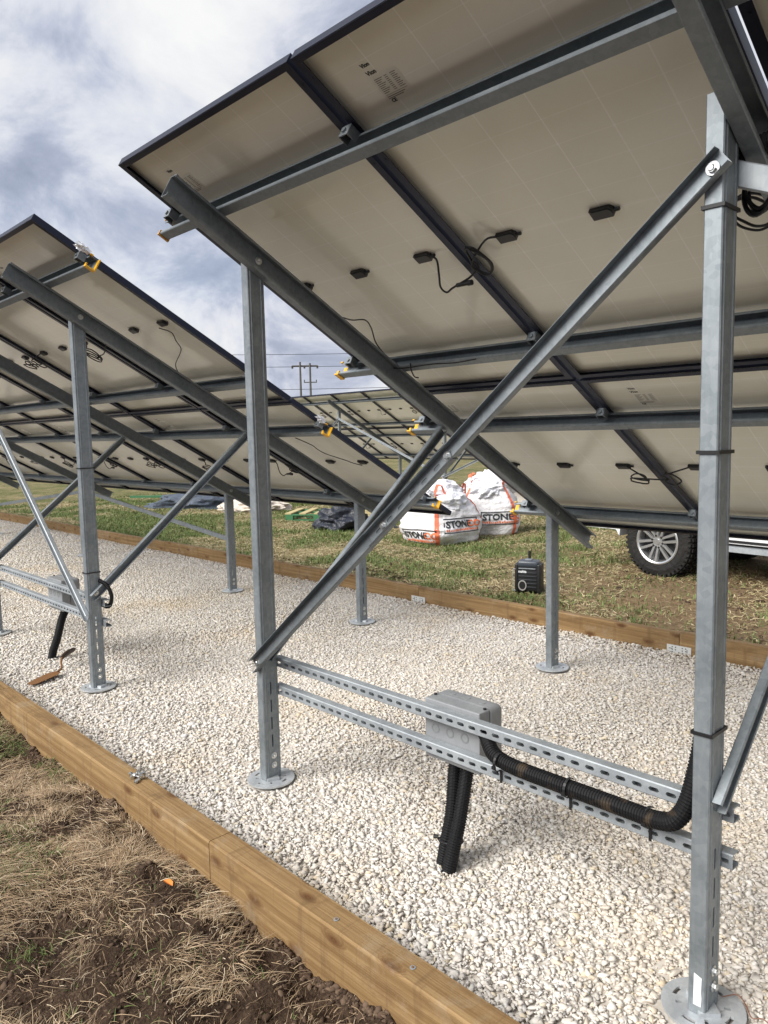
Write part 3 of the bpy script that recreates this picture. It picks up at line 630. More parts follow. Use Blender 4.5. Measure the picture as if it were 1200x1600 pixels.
def raw_mesh(name, V, loops, nv, mat_, smooth=False):
    """V (n,3); loops flat indices; nv: verts per face (constant)"""
    me = bpy.data.meshes.new(name); nf = len(loops) // nv
    me.vertices.add(len(V)); me.vertices.foreach_set('co', V.astype(np.float32).ravel())
    me.loops.add(len(loops)); me.loops.foreach_set('vertex_index', loops.astype(np.int32))
    me.polygons.add(nf); me.polygons.foreach_set('loop_start', np.arange(0, nf * nv, nv, dtype=np.int32))
    if smooth: me.polygons.foreach_set('use_smooth', np.ones(nf, bool))
    me.materials.append(mat_); me.update(calc_edges=True); me.validate(); return me
X, Y = np.meshgrid(gx, gy, indexing='ij'); Z = gz(X, Y); nx, ny = X.shape
i = np.arange(nx - 1)[:, None] * ny + np.arange(ny - 1)[None, :]
L = np.stack([i, i + ny, i + ny + 1, i + 1], -1).ravel()
tag(link('ground', raw_mesh('ground', np.stack([X, Y, Z], -1).reshape(-1, 3), L, 4, M['ground'], True)), kind='structure')
mb = MB(); mb.box((-21.9, 1.40, -.10), (5.9, 4.93, -.009)); tag(mb.build('gravel_bed', M['bed']), kind='structure')
# ------------------------------------------------------------------ gravel stones
def hull_stones(npts, n):
    out = []
    for k in range(n):
        bm = bmesh.new(); sc = RNG.uniform([.95, .62, .42], [1.35, 1.0, .78])
        for _ in range(npts):
            d = RNG.normal(size=3); d /= np.linalg.norm(d); bm.verts.new(d * sc * RNG.uniform(.72, 1.08))
        r = bmesh.ops.convex_hull(bm, input=bm.verts[:]); bmesh.ops.delete(bm, geom=[e for e in r['geom_interior'] if isinstance(e, bmesh.types.BMVert)], context='VERTS')
        bmesh.ops.triangulate(bm, faces=bm.faces[:]); bm.verts.ensure_lookup_table(); bm.verts.index_update()
        out.append((np.array([v.co[:] for v in bm.verts]), np.array([[v.index for v in f.verts] for f in bm.faces]))); bm.free()
    return out
def stone_variants(sub, n):
    out = []
    bm = bmesh.new(); bmesh.ops.create_icosphere(bm, subdivisions=sub, radius=1)
    V = np.array([v.co[:] for v in bm.verts]); F = np.array([[v.index for v in f.verts] for f in bm.faces]); bm.free()
    for k in range(n):
        v = V.copy()
        for _ in range(9 if sub > 1 else 4):
            d = RNG.normal(size=3); d /= np.linalg.norm(d); h = RNG.uniform(.42, .78)
            e = v @ d; m_ = e > h; v[m_] -= np.outer(e[m_] - h, d)
        v *= 1 + RNG.normal(0, .05, (len(v), 1)); v *= RNG.uniform([.95, .62, .48], [1.3, .95, .75]); out.append(v)
    return np.array(out), F
def rot_mats(n, flat=.30):
    a = RNG.uniform(0, 2 * np.pi, n); t = RNG.normal(0, flat, n); u = RNG.normal(0, flat, n)
    ca, sa, ct, st, cu, su = np.cos(a), np.sin(a), np.cos(t), np.sin(t), np.cos(u), np.sin(u); o = np.zeros(n); e = np.ones(n)
    Rz = np.array([[ca, -sa, o], [sa, ca, o], [o, o, e]]).transpose(2, 0, 1); Rx = np.array([[e, o, o], [o, ct, -st], [o, st, ct]]).transpose(2, 0, 1); Ry = np.array([[cu, o, su], [o, e, o], [-su, o, cu]]).transpose(2, 0, 1)
    return Rz @ Rx @ Ry
def scatter(P, sizes, var, F, name, mat_, label):
    vi = RNG.integers(0, len(var), len(P)); VV = []; LL = []; off = 0
    for k, (v, f) in enumerate(var):
        q = vi == k; n = int(q.sum()); V = v[None] * sizes[q][:, None, None]
        V = np.einsum('nij,nkj->nki', rot_mats(n), V) + P[q][:, None, :]
        VV.append(V.reshape(-1, 3)); LL.append((f[None] + (off + np.arange(n) * len(v))[:, None, None]).ravel()); off += n * len(v)
    o = link(name, raw_mesh(name, np.concatenate(VV), np.concatenate(LL), 3, mat_)); return tag(o, label, 'gravel', kind='stuff')
def pebbles(x0, x1, dens, cond):
    n = int((x1 - x0) * 3.49 * dens); x = RNG.uniform(x0, x1, n); y = RNG.uniform(1.425, 4.915, n); k = cond(x, y); x, y = x[k], y[k]
    lvl = .006 * fbm(x, y, 1.5, 2) + .010 * np.clip(1 - (y - 1.42) / .25, 0, 1) + .02 * np.clip(1 - (4.92 - y) / .2, 0, 1)
    post = np.zeros(len(x), bool)
    for px in (-2.735, -.783, -4.577, -6.53):
        for py in (YR, YF): post |= (x - px) ** 2 + (y - py) ** 2 < .113 ** 2
    x, y, lvl = x[~post], y[~post], lvl[~post]
    return np.stack([x, y, lvl + RNG.uniform(-.0095, -.003, len(x))], -1)
near_ = lambda x, y: (x * x + y * y < 3.3 ** 2)
P1 = pebbles(-3.2, 1.3, 11500 * GD, near_); V1, F1 = hull_stones(12, 40), None
scatter(P1, RNG.gamma(4.5, .0086 / 4.5, len(P1)).clip(.004, .019), V1, F1, 'gravel', M['stone'], 'white and cream limestone chippings in the foreground under the nearest rack')
P2 = pebbles(-9.5, 1.3, 5600 * GD, lambda x, y: (x * x + y * y >= 3.3 ** 2)); V2, F2 = hull_stones(11, 30), None
scatter(P2, RNG.gamma(8, .0100 / 8, len(P2)).clip(.005, .020), V2, F2, 'gravel', M['stone'], 'pale limestone chippings receding between the two timber edgings')
P3 = pebbles(-21.5, -9.5, 2600 * GD, lambda x, y: y > 3.0)
scatter(P3, RNG.gamma(9, .0135 / 9, len(P3)).clip(.007, .024), V2, F2, 'gravel', M['stone'], 'far end of the pale chippings at the left edge of the picture')
# ------------------------------------------------------------------ timber edging
def sleeper(x0, x1, y0, y1, z0, z1, label, group, seed):
    bm = bmesh.new(); n = max(2, int((x1 - x0) / .12))
    mb = MB(); prof = [(y0, z0), (y1, z0), (y1, z1 - .006), (y1 - .006, z1), (y0 + .006, z1), (y0, z1 - .006)]
    V = []; k = len(prof)
    for i in range(n + 1):
        x = x0 + (x1 - x0) * i / n; w = .004 * mnoise.noise(Vector((x * .9, seed, 0))); h = .003 * mnoise.noise(Vector((x * .7, 9 + seed, 0)))
        V += [(x, y + w, z + h) for y, z in prof]
    F = [tuple(range(k))[::-1], tuple(range(n * k, n * k + k))] + [(i * k + j, i * k + (j + 1) % k, (i + 1) * k + (j + 1) % k, (i + 1) * k + j) for i in range(n) for j in range(k)]
    bm.free(); mb.add(V, F); o = mb.build('timber_edging', M['timber']); return tag(o, label, 'timber', group)
js = [1.5, -.0, -2.343, -4.745, -7.15, -9.55, -11.95]; js[1] = .06
nm = ['beyond the bottom right corner of the picture', 'in the foreground, knotty, with screws in its top', 'with the zinc bolts lying on it', 'running off the left edge of the picture', 'further left beyond the picture', 'far left beyond the picture']
for k in range(6):
    sleeper(js[k + 1] + .0012, js[k] - .0012, 1.328, 1.425, -.135, .080, 'near timber sleeper ' + nm[k], 'near timber edging', k)
jf = [2.55, .15, -2.27, -4.72, -7.12, -9.5, -11.9, -14.3, -16.7, -19.1]
fn = ['outside the right edge', 'at the right edge behind the nearest tall post', 'between the two white nail plates', 'left of the small nail plate, behind the crossing braces', 'behind the foot of the left tall post', 'behind the short post left of the tall left post', 'behind the bluish brace', 'behind the knee brace at far left', 'at the left edge of the picture']
for k in range(9): sleeper(jf[k + 1] + .002, jf[k] - .002, 4.925, 4.99, -.10, .150 + .004 * math.sin(k * 2.1), 'far timber sleeper ' + fn[k], 'far timber edging', 20 + k)
mb = MB(); mb.box((-24, 12.52, -.25), (-4, 16.10, .035)); tag(mb.build('gravel_bed', M['bed']), kind='structure')
for x in (-21.6, -19.2, -16.8, -14.4, -12.0, -9.6, -7.2, -4.8):
    for y, w_ in ((12.45, 'front'), (16.102, 'rear')): sleeper(x - 2.398, x, y, y + .065, -.12, .13, w_ + ' timber sleeper edging the gravel under the distant rack', 'timber edging of the distant rack', 40 + x)
for x, lab in ((-2.27, 'white nail plate across the joint of the far timber, right one'), (-4.72, 'white nail plate on the far timber seen just right of the crossing braces')):
    t = thing('nail_plate', (x, 4.923, .03), lab, 'nail plate', 'nail plates on the far timber'); mb = MB(); mb.box((-.085, -.002, -.028), (.085, 0, .032)); mb.build('plate', material('zinc_white', .5, .3, (.66, .67, .66))[0], t)
    mb = MB()
    for i in range(7):
        for zz_ in (-.016, .0, .018):
            if (i + int(zz_ * 500)) % 3: mb.cyl((-.07 + i * .0235, -.002, zz_), (-.07 + i * .0235, -.0032, zz_), .0042, k=8)
    mb.box((-.070, -.0034, .004), (-.045, -.0022, .008)); mb.box((.055, -.0034, -.010), (.059, -.0022, .014)); mb.build('hole', M['ink'], t)
def screw(x, y, lab):
    t = thing('washer_screw', (x, y, .0805), lab, 'screw', 'screws in the near timber'); mb = MB(); mb.cyl((0, 0, 0), (0, 0, .0015), .0085, k=20); mb.build('washer', M['galv_bright'], t); mb = MB(); mb.cyl((0, 0, .0015), (0, 0, .004), .004, .003, k=10); mb.build('head', M['rust'], t)
screw(-1.362, 1.374, 'bright washer headed screw in the near timber, nearest the viewer'); screw(-1.671, 1.362, 'dull screw beside a white splash on the near timber')
for k, (dx, dy, a, up) in enumerate(((0, 0, .4, .008), (.03, -.012, 2.2, .008), (-.02, .012, 1.3, .009), (.012, .006, 3.0, .020), (-.03, -.014, -.3, .008))):
    t = thing('zinc_bolt', (-3.02 + dx, 1.385 + dy, .0805 + up), 'zinc bolt in the small heap on the near timber', 'bolt', 'loose zinc bolts on the timber', a)
    mb = MB(); mb.cyl((-.03, 0, 0), (.02, 0, 0), .0045, k=8); mb.build('shank', M['bolt'], t); mb = MB(); mb.cyl((.02, 0, 0), (.028, 0, 0), .0095, k=6); mb.build('head', M['bolt'], t)
    mb = MB(); mb.cyl((-.02, 0, 0), (-.012, 0, 0), .0092, k=6); mb.build('nut', M['bolt'], t)
# ------------------------------------------------------------------ grasses
def ribbons(P, az, length, lift, curl, width, name, mat_, label, cat='grass', seg=3, tip=.25):
    """flat blades: P (n,3) roots; az heading; rise 'lift' (height gained at the middle / end) and sideways curl"""
    n = len(P); t = np.linspace(0, 1, seg + 1)[None, :]; h = az[:, None] + curl[:, None] * t
    dx = np.cos(h) * length[:, None] / seg; dy = np.sin(h) * length[:, None] / seg
    cx_ = P[:, :1] + np.cumsum(np.concatenate([np.zeros((n, 1)), dx[:, :-1]], 1), 1); cy_ = P[:, 1:2] + np.cumsum(np.concatenate([np.zeros((n, 1)), dy[:, :-1]], 1), 1)
    cz_ = P[:, 2:3] + lift(t, n)
    w = width[:, None] * (1 - (1 - tip) * t) / 2; tw = RNG.uniform(-1, 1, (n, 1)); ux, uy = -np.sin(h), np.cos(h)
    A = np.stack([cx_ + ux * w, cy_ + uy * w, cz_ + tw * w], -1); B = np.stack([cx_ - ux * w, cy_ - uy * w, cz_ - tw * w], -1)
    V = np.stack([A, B], 2).reshape(n, -1, 3); nv = V.shape[1]
    f = np.array([[2 * k, 2 * k + 1, 2 * k + 3, 2 * k + 2] for k in range(seg)])
    Lp = (f[None] + (np.arange(n) * nv)[:, None, None]).ravel()
    return tag(link(name, raw_mesh(name, V.reshape(-1, 3), Lp, 4, mat_)), label, cat, kind='stuff')
def near_pts(n, f):
    x = RNG.uniform(-5.2, -.6, n); y = RNG.uniform(.2, 1.315, n); k = f(x, y) > RNG.random(n); return x[k], y[k]
den = lambda x, y: np.clip(.84 + 2.6 * fbm(x, y, 2.9, 4, 40.) - .75 * np.clip((y - 1.10) / .12, 0, 1) * (fbm(x, y, 2.2, 2, 77.) > -.12), .06, 1)
x, y = near_pts(int(190000 * GD), den); n_ = len(x)
az = 2.2 + 5.0 * fbm(x, y, 2.4, 3, 60.) + RNG.normal(0, .8, n_); ln = RNG.gamma(2.2, .022, n_).clip(.010, .15); zz_ = gz(x, y)
LR = RNG.uniform(.001, .012, (n_, 1)); LE = RNG.uniform(-.006, .012, (n_, 1)) + .012 * np.clip(den(x, y) - .5, 0, 1)[:, None]
ribbons(np.stack([x, y, zz_ - .002], -1), az, ln, lambda t, n: LR * np.sin(np.pi * t) + LE * t, RNG.normal(0, .32, n_), RNG.uniform(.0008, .0022, n_), 'dead_grass', M['straw'], 'matted dead straw coloured grass over dark soil in front of the near timber')
gd = lambda x, y: np.clip(.16 + 2.2 * fbm(x, y, 4.5, 4, 90.), 0, 1) * np.where(x < -1.85 + (y - .6) * -1.9, 1.0, .06)
x, y = near_pts(int(60000 * GD), gd); n_ = len(x); LR = RNG.uniform(.01, .05, (n_, 1))
ribbons(np.stack([x, y, gz(x, y) - .002], -1), RNG.uniform(0, 6.28, n_), RNG.uniform(.010, .04, n_), lambda t, n: LR * np.sin(np.pi * .6 * t) * .6, RNG.normal(0, .5, n_), RNG.uniform(.0012, .0030, n_), 'green_grass', M['green'], 'small green grass shoots among the straw at the lower left')
n_ = 420; x = RNG.uniform(-6.5, -.2, n_); y = RNG.uniform(1.45, 4.9, n_); LR = RNG.uniform(.001, .008, (n_, 1))
ribbons(np.stack([x, y, np.full(n_, .006)], -1), RNG.uniform(0, 6.28, n_), RNG.uniform(.015, .06, n_), lambda t, n: LR * np.sin(np.pi * t), RNG.normal(0, .7, n_), RNG.uniform(.0010, .0022, n_), 'stray_straw', M['straw'], 'stray bits of straw blown onto the gravel')
def field_pts(n, f, x0=-20, x1=0.5, y0=5.0, y1=13.5):
    y = y0 + (y1 - y0) * RNG.random(n) ** 1.5; x = RNG.uniform(x0, x1, n); k = (f(x, y) > RNG.random(n)) & (x > -3.5 * y - 2) & (x < -.2 * y + 1.2); return x[k], y[k]
wear = lambda x, y: np.clip((x + 6.2) * .28 + 2.0 * fbm(x, y, .9, 3, 12.), 0, 1)
gpat = lambda x, y: np.clip(.43 + 2.4 * fbm(x, y, 1.3, 4, 70.), 0, 1)
x, y = field_pts(int(230000 * GD), lambda x, y: gpat(x, y) * (1 - .90 * wear(x, y)) + .30 * (fbm(x, y, 2.4, 2, 33.) > .27)); n_ = len(x); LR = RNG.uniform(.012, .045, (n_, 1)) * (1 + .05 * y[:, None])
ribbons(np.stack([x, y, gz(x, y) - .003], -1), RNG.uniform(0, 6.28, n_), RNG.uniform(.015, .05, n_), lambda t, n: LR * np.sin(np.pi * .55 * t), RNG.normal(0, .4, n_), RNG.uniform(.0035, .008, n_) * (1 + .06 * y), 'field_grass', M['green'], 'patchy green grass of the field beyond the far timber', seg=2)
x, y = field_pts(int(230000 * GD), lambda x, y: np.clip(1.1 - gpat(x, y), .12, 1) * (1 - .35 * wear(x, y))); n_ = len(x); LR = RNG.uniform(.003, .028, (n_, 1))
ribbons(np.stack([x, y, gz(x, y) - .003], -1), RNG.uniform(0, 6.28, n_), RNG.uniform(.03, .09, n_), lambda t, n: LR * np.sin(np.pi * .7 * t), RNG.normal(0, .3, n_), RNG.uniform(.003, .006, n_) * (1 + .06 * y), 'dry_field_grass', M['field_straw'], 'dry faded grass of the field beyond the far timber', seg=2)
# crumbs and clods of soil
n_ = int(16000 * GD); x = RNG.uniform(-5.0, -.6, n_); y = RNG.uniform(.2, 1.322, n_); k = (1.15 - den(x, y)) + .5 * (y > 1.22) > RNG.random(n_); x, y = x[k], y[k]
xb_ = RNG.uniform(-5.0, -.8, 7000); yb_ = 1.324 - np.abs(RNG.normal(0, .016, 7000)); x = np.concatenate([x, xb_]); y = np.concatenate([y, yb_]); V4 = hull_stones(12, 14); sz4 = RNG.gamma(1.6, .0030, len(x)).clip(.0015, .020)
o = scatter(np.stack([x, y, gz(x, y)], -1), sz4, V4, None, 'soil_crumbs', M['soil'], 'dark crumbs and clods of soil among the straw'); o['category'] = 'soil'
n_ = int(9000 * GD); y = RNG.uniform(5.0, 7.5, n_); x = RNG.uniform(-8.5, -.8, n_); k = fbm(x, y, 2.2, 3, 5.) + .12 * (x > -4) > .12; x, y = x[k], y[k]
xe = RNG.normal(-6.05, .5, 900); ye = RNG.normal(5.42, .16, 900).clip(5.02, 6.2); x = np.concatenate([x, xe]); y = np.concatenate([y, ye])
o = scatter(np.stack([x, y, gz(x, y)], -1), RNG.gamma(1.6, .0055, len(x)).clip(.003, .045), V4, None, 'soil_crumbs', M['soil'], 'brown clods of soil scattered beyond the far timber'); o['category'] = 'soil'
# ------------------------------------------------------------------ trowel, leaf, wire
t = thing('pointing_trowel', (-5.02, 1.80, .0), 'rusty steel trowel with dark handle lying on the gravel by the left tall post', 'trowel')
o = Matrix.Translation(-t.location); mb = MB()
b0, b1 = Vector((-5.03, 1.80, .022)), Vector((-4.925, 1.585, .012)); d = (b1 - b0).normalized(); u = Vector((-d.y, d.x, 0))
pr = [b0 - u * .020, b0 + u * .020, b0.lerp(b1, .2) + u * .045, b0.lerp(b1, .9) + u * .036, b1 + u * .02, b1 - u * .02, b0.lerp(b1, .9) - u * .036, b0.lerp(b1, .2) - u * .045]
mb.add([p + Vector((0, 0, h)) for h in (0, .003) for p in pr], [tuple(range(8))[::-1], tuple(range(8, 16))] + [(i, (i + 1) % 8, (i + 1) % 8 + 8, i + 8) for i in range(8)]); mb.build('blade', M['rust'], t, mat=o)
mb = MB(); mb.tube(spline([(-5.02, 1.79, .024), (-5.05, 1.83, .035), (-5.085, 1.845, .075), (-5.13, 1.87, .088)]), .0065, 8); mb.build('neck', M['rust'], t, True, o)
mb = MB(); mb.tube([(-5.12, 1.865, .086), (-5.15, 1.89, .088), (-5.21, 1.94, .088), (-5.27, 1.995, .082), (-5.29, 2.013, .079)], [.011, .016, .018, .016, .012], 12); mb.build('handle', M['handle'], t, True, o)
mb = MB(); Lf = Vector((-2.36, 1.17, float(gz(np.array([-2.36]), np.array([1.17]))[0]) + .03))
mb.add([Lf + Vector(p) for p in ((-.03, 0, 0), (-.01, .013, .008), (.02, .010, .012), (.035, 0, .006), (.015, -.014, .014), (-.012, -.012, .010), (.0, 0, .002))], [(0, 6, 1), (1, 6, 2), (2, 6, 3), (3, 6, 4), (4, 6, 5), (5, 6, 0)])
tag(mb.build('orange_leaf', M['leaf']), 'small orange leaf lying in the straw below the near timber', 'leaf')
mb = MB(); mb.tube(spline([(-.755, 1.93, .02), (-.725, 1.955, .028), (-.70, 1.945, .02), (-.675, 1.92, .012), (-.65, 1.93, .016), (-.61, 1.92, .010), (-.57, 1.93, .006), (-.52, 1.92, .01)]), .0017, 5)
tag(mb.build('loose_wire', M['copper'], smooth=True), 'thin brown wire on the gravel right of the nearest base plate', 'wire')
# ------------------------------------------------------------------ site radio
t = thing('site_radio', (-4.15, 5.84, gz(np.array([-4.15]), np.array([5.84]))[0] + .004), 'rugged black site radio with stub antenna standing on dry grass', 'radio', rotz=math.radians(22)); t.scale = (.90, .90, 1.12)
def bev(lo, hi, off, name, mat_, par, seg=3, shear=0.0):
    bm = bmesh.new(); bmesh.ops.create_cube(bm, size=1)
    for v in bm.verts: v.co = Vector([lo[i] + (v.co[i] + .5) * (hi[i] - lo[i]) for i in range(3)])
    bmesh.ops.bevel(bm, geom=list(bm.edges), offset=off, segments=seg, profile=.5, affect='EDGES'); me = bpy.data.meshes.new(name); bm.to_mesh(me); bm.free()
    me.materials.append(mat_); me.polygons.foreach_set('use_smooth', [True] * len(me.polygons)); me.set_sharp_from_angle(angle=math.radians(40)); return link(name, me, par)
bev((-.125, -.075, .012), (.125, .085, .235), .018, 'body', M['black'], t)
bev((-.110, -.085, .215), (.110, .075, .272), .022, 'top_panel', material('grey_blue_plastic', .35, 0, (.05, .06, .075))[0], t)
bev((-.135, -.085, .0), (-.098, .09, .245), .012, 'corner_guard', M['black'], t); bev((.098, -.085, .0), (.135, .09, .245), .012, 'corner_guard', M['black'], t)
for z in (.045, .075, .105, .135, .165): bev((-.095, -.082, z), (.095, -.070, z + .012), .003, 'grille_bar', material('dark_plastic', .5, 0, (.022, .024, .028))[0], t, 2)
mb = MB(); mb.lathe([(.034, 0), (.034, .010), (.044, .010), (.044, 0)], Matrix.Translation((-.052, -.080, .065)) @ Matrix.Rotation(math.pi / 2, 4, 'X'), 28); mb.build('speaker_ring', material('grey_ring', .4, .3, (.42, .40, .38))[0], t)
mb = MB(); mb.cyl((-.052, -.078, .065), (-.052, -.085, .065), .033, k=24); mb.build('speaker', M['black'], t)
mb = MB(); mb.cyl((.0, .02, .262), (.0, .02, .345), .015, .014, k=12); mb.build('antenna', M['black'], t)
bev((-.035, -.05, .268), (.035, .03, .283), .006, 'latch', material('grey_latch', .4, 0, (.16, .18, .2))[0], t); mb = MB(); mb.box((-.09, -.0885, .205), (.085, -.085, .212)); mb.build('trim', M['galv_bright'], t)
me = text_mesh('makita', .032, M['white_paper'], .0008); link('lettering', me, t, Matrix.Translation((-.095, -.0835, .172)) @ Matrix.Rotation(math.pi / 2, 4, 'X'))
mb = MB(); mb.tube([(-.15, -.09, .02), (-.155, -.095, .12), (-.15, -.09, .2)], .004, 6); mb.tube([(-.12, -.08, .2), (-.15, -.09, .2)], .004, 6); mb.tube([(-.12, -.08, .02), (-.15, -.09, .02)], .004, 6); mb.build('roll_bar', M['galv_bright'], t)
# ------------------------------------------------------------------ bulk sacks
def drape(rx, ry, rz, seed):
    bm = bmesh.new(); bmesh.ops.create_icosphere(bm, subdivisions=5, radius=1)
    for v in bm.verts:
        d = v.co.normalized(); q = d * 1.5 + Vector((seed, 0, 0))
        r1 = 1 - abs(mnoise.noise(q)) * 2; r2 = 1 - abs(mnoise.noise(d * 3.4 + Vector((0, seed, 0)))) * 2; r3 = 1 - abs(mnoise.noise(d * 7.5 + Vector((0, 0, seed)))) * 2
        k = .72 + .26 * r1 + .12 * r2 + .045 * r3
        v.co = Vector((d.x * rx * k, d.y * ry * k, d.z * rz * k))
    me = bpy.data.meshes.new('x'); bm.to_mesh(me); bm.free(); return me
def sack(name, c, R, H, corner, seed, label, prints, lean=(0, 0)):
    t = thing('bulk_sack', (c[0], c[1], gz(np.array([c[0]]), np.array([c[1]]))[0] - .02), label, 'bulk sack', 'white bulk sacks on the grass')
    def surf(phi, h, off=0.0):
        a = phi - corner + math.pi / 4; n = 3.4; k = 1 / (abs(math.cos(a)) ** n + abs(math.sin(a)) ** n) ** (1 / n)
        prof = (1.0 + .10 * math.sin(min(1, h / .55) * math.pi)) * (1 - .42 * max(0, (h - .55) / .45) ** 1.5) * (.93 + .07 * min(1, h / .06))
        r = R * k * prof; e = Vector((math.cos(phi), math.sin(phi), 0))
        w = mnoise.noise(Vector((math.cos(phi) * 1.6 + seed, math.sin(phi) * 1.6, h * 3.5))) * .075 + mnoise.noise(Vector((math.cos(phi) * 1.2, math.sin(phi) * 1.2 + seed, h * 14))) * .035 * (1 - .3 * h)
        w += mnoise.noise(Vector((math.cos(phi) * 6, math.sin(phi) * 6 + seed, h * 5))) * .018
        return e * (r + w * R * 1.6 + off) + Vector((lean[0] * h, lean[1] * h, h * H * (1 + .10 * mnoise.noise(Vector((math.cos(phi), math.sin(phi), seed))))))
    mb = MB(); N, K = 96, 44
    V = [surf(2 * math.pi * i / N, j / K) for j in range(K + 1) for i in range(N)]
    top = len(V); V.append(sum((V[K * N + i] for i in range(N)), Vector()) / N + Vector((0, 0, -.02)))
    mb.add(V, [(j * N + i, j * N + (i + 1) % N, (j + 1) * N + (i + 1) % N, (j + 1) * N + i) for j in range(K) for i in range(N)] + [(K * N + i, K * N + (i + 1) % N, top) for i in range(N)])
    body = mb.build('sack_body', M['bag'], t, True)
    # gathered liner folds on top
    for q in range(3):
        me = drape(R * .74, R * .66, .16, seed + q * 3.3); me.materials.append(M['bag_top']); me.polygons.foreach_set('use_smooth', [True] * len(me.polygons))
        an = corner + 2.1 * q + .6; link('liner', me, t, Matrix.Translation((lean[0] + math.cos(an) * R * .32, lean[1] + math.sin(an) * R * .32, H * .93 + .05 * (q == 1))) @ Matrix.Rotation(an, 4, 'Z') @ Matrix.Rotation(.35, 4, 'Y'))
    for q in range(4):
        ph = corner + q * math.pi / 2; hw = .05 / R
        mb = MB(); V = [surf(ph + s_ * hw / 2, j / 30 * .97, .006) for j in range(31) for s_ in (-1, 1)]; mb.add(V, [(2 * j, 2 * j + 1, 2 * j + 3, 2 * j + 2) for j in range(30)]); mb.build('strap', M['strap'], t)
        p0 = surf(ph - hw * 1.5, .93, .006); p1 = surf(ph + hw * 3.2, .96, .006); mid = (p0 + p1) / 2 + Vector((math.cos(ph) * .03, math.sin(ph) * .03, .17)); path = spline([p0, p0.lerp(mid, .6) + Vector((0, 0, .05)), mid, p1.lerp(mid, .6) + Vector((0, 0, .05)), p1], 5)
        mb = MB(); V = []
        for p in path: V += [p, p + Vector((math.cos(ph + 1) * .045, math.sin(ph + 1) * .045, -.02))]
        mb.add(V, [(2 * j, 2 * j + 1, 2 * j + 3, 2 * j + 2) for j in range(len(path) - 1)]); mb.build('lifting_loop', M['strap'], t)
    for ph0, h0, sc in prints:
        def put(me_v, faces, matname, nm_):
            mb = MB(); mb.add([surf(ph0 + x_ / R, h0 + y_ / H, .007) for x_, y_ in me_v], faces); mb.build(nm_, M[matname], t)
        for body_, size, bx_, by_, mt in (('STONE', .155, -.27, .035, 'ink'), ('CO', .155, .165, .035, 'ink_orange')):
            me = text_mesh(body_, size * sc, M[mt], .006 * sc); bm = bmesh.new(); bm.from_mesh(me); bmesh.ops.triangulate(bm, faces=bm.faces[:]); bmesh.ops.subdivide_edges(bm, edges=[e for e in bm.edges if e.calc_length() > .03], cuts=1, use_grid_fill=False); bmesh.ops.triangulate(bm, faces=bm.faces[:])
            put([((v.co.x + bx_ * sc), (v.co.y + by_ * sc)) for v in bm.verts], [tuple(v.index for v in f.verts) for f in bm.faces], mt, 'lettering'); bm.free()
        V = []; F = []
        def rect(x0, y0, x1, y1, n=10):
            for i_ in range(n):
                xa, xb_ = x0 + (x1 - x0) * i_ / n, x0 + (x1 - x0) * (i_ + 1) / n; k = len(V); V.extend([(xa * sc, y0 * sc), (xb_ * sc, y0 * sc), (xb_ * sc, y1 * sc), (xa * sc, y1 * sc)]); F.append((k, k + 1, k + 2, k + 3))
        rect(-.30, .170, .36, .187); rect(-.30, -.058, .36, -.042)
        V2_ = list(V); F2_ = list(F); V.clear(); F.clear(); rect(-.302, -.058, -.286, .187, 2); rect(.346, -.058, .362, .187, 2); k = len(V2_)
        put(V2_ + V, F2_ + [tuple(i_ + k for i_ in f_) for f_ in F], 'ink', 'print_frame')
        V.clear(); F.clear(); xx = -.27
        while xx < .32: ww = random.uniform(.012, .03); rect(xx, -.03, xx + ww, random.choice((.01, .015, .0)), 1); xx += ww + .012
        put(list(V), list(F), 'ink_orange', 'small_print')
    return t
sack('a', (-7.30, 8.10), .47, .70, math.radians(-52), 3.1, 'front white bulk sack with orange straps and printed panel, left of the pair', [(math.radians(-13), .32, .80), (math.radians(-88), .10, .80)], (-.05, .02))
sack('b', (-7.34, 9.26), .44, .80, math.radians(-98), 8.7, 'rear white bulk sack with puffed liner, right of the pair', [(math.radians(-34), .29, .80)], (.0, 0))
mb = MB(); me = crumple(.10, .10, .09, 2.2, .6); me.materials.append(M['orange_cap']); me.name = 'brown_paper_sack'
tag(link('brown_paper_sack', me, None, T(-6.55, 9.75, .42)), 'crumpled tan packaging beside the right white sack', 'packaging')
# ------------------------------------------------------------------ pallet, sheeting, scrap
def gz1(x, y): return float(gz(np.array([x]), np.array([y]))[0])
t = thing('wooden_pallet', (-10.95, 8.9, gz1(-10.95, 8.9) + .01), 'green and pale wooden pallet lying on the field grass', 'pallet', rotz=math.radians(38))
for y in (-.45, 0, .45): mb = MB(); mb.box((-.6, y - .05, 0), (.6, y + .05, .02)); [mb.box((x - .07, y - .05, .02), (x + .07, y + .05, .095)) for x in (-.52, 0, .52)]; mb.box((-.6, y - .05, .095), (.6, y + .05, .115)); mb.build('bearer', M['pallet_green'], t)
for k in range(5): mb = MB(); mb.box((-.6 + k * .27, -.5, .1165), (-.6 + k * .27 + .12, .5, .137)); mb.build('deck_board', M['pallet_wood'], t)
t = thing('loose_boards', (-10.3, 9.5, gz1(-10.3, 9.5) + .03), 'loose pale boards lying behind the pallet', 'boards', rotz=math.radians(35))
for k in range(3): mb = MB(); mb.box((-.7, k * .16, .03 * k), (.75, k * .16 + .1, .03 * k + .03)); mb.build('board', M['pallet_wood'], t)
me = drape(.56, .40, .30, 2.5); me.materials.append(M['tarp_black']); me.name = 'black_sheeting'; me.polygons.foreach_set('use_smooth', [True] * len(me.polygons))
tag(link('black_sheeting', me, None, T(-9.55, 8.12, .10)), 'heap of crumpled black plastic sheeting right of the pallet', 'sheeting')
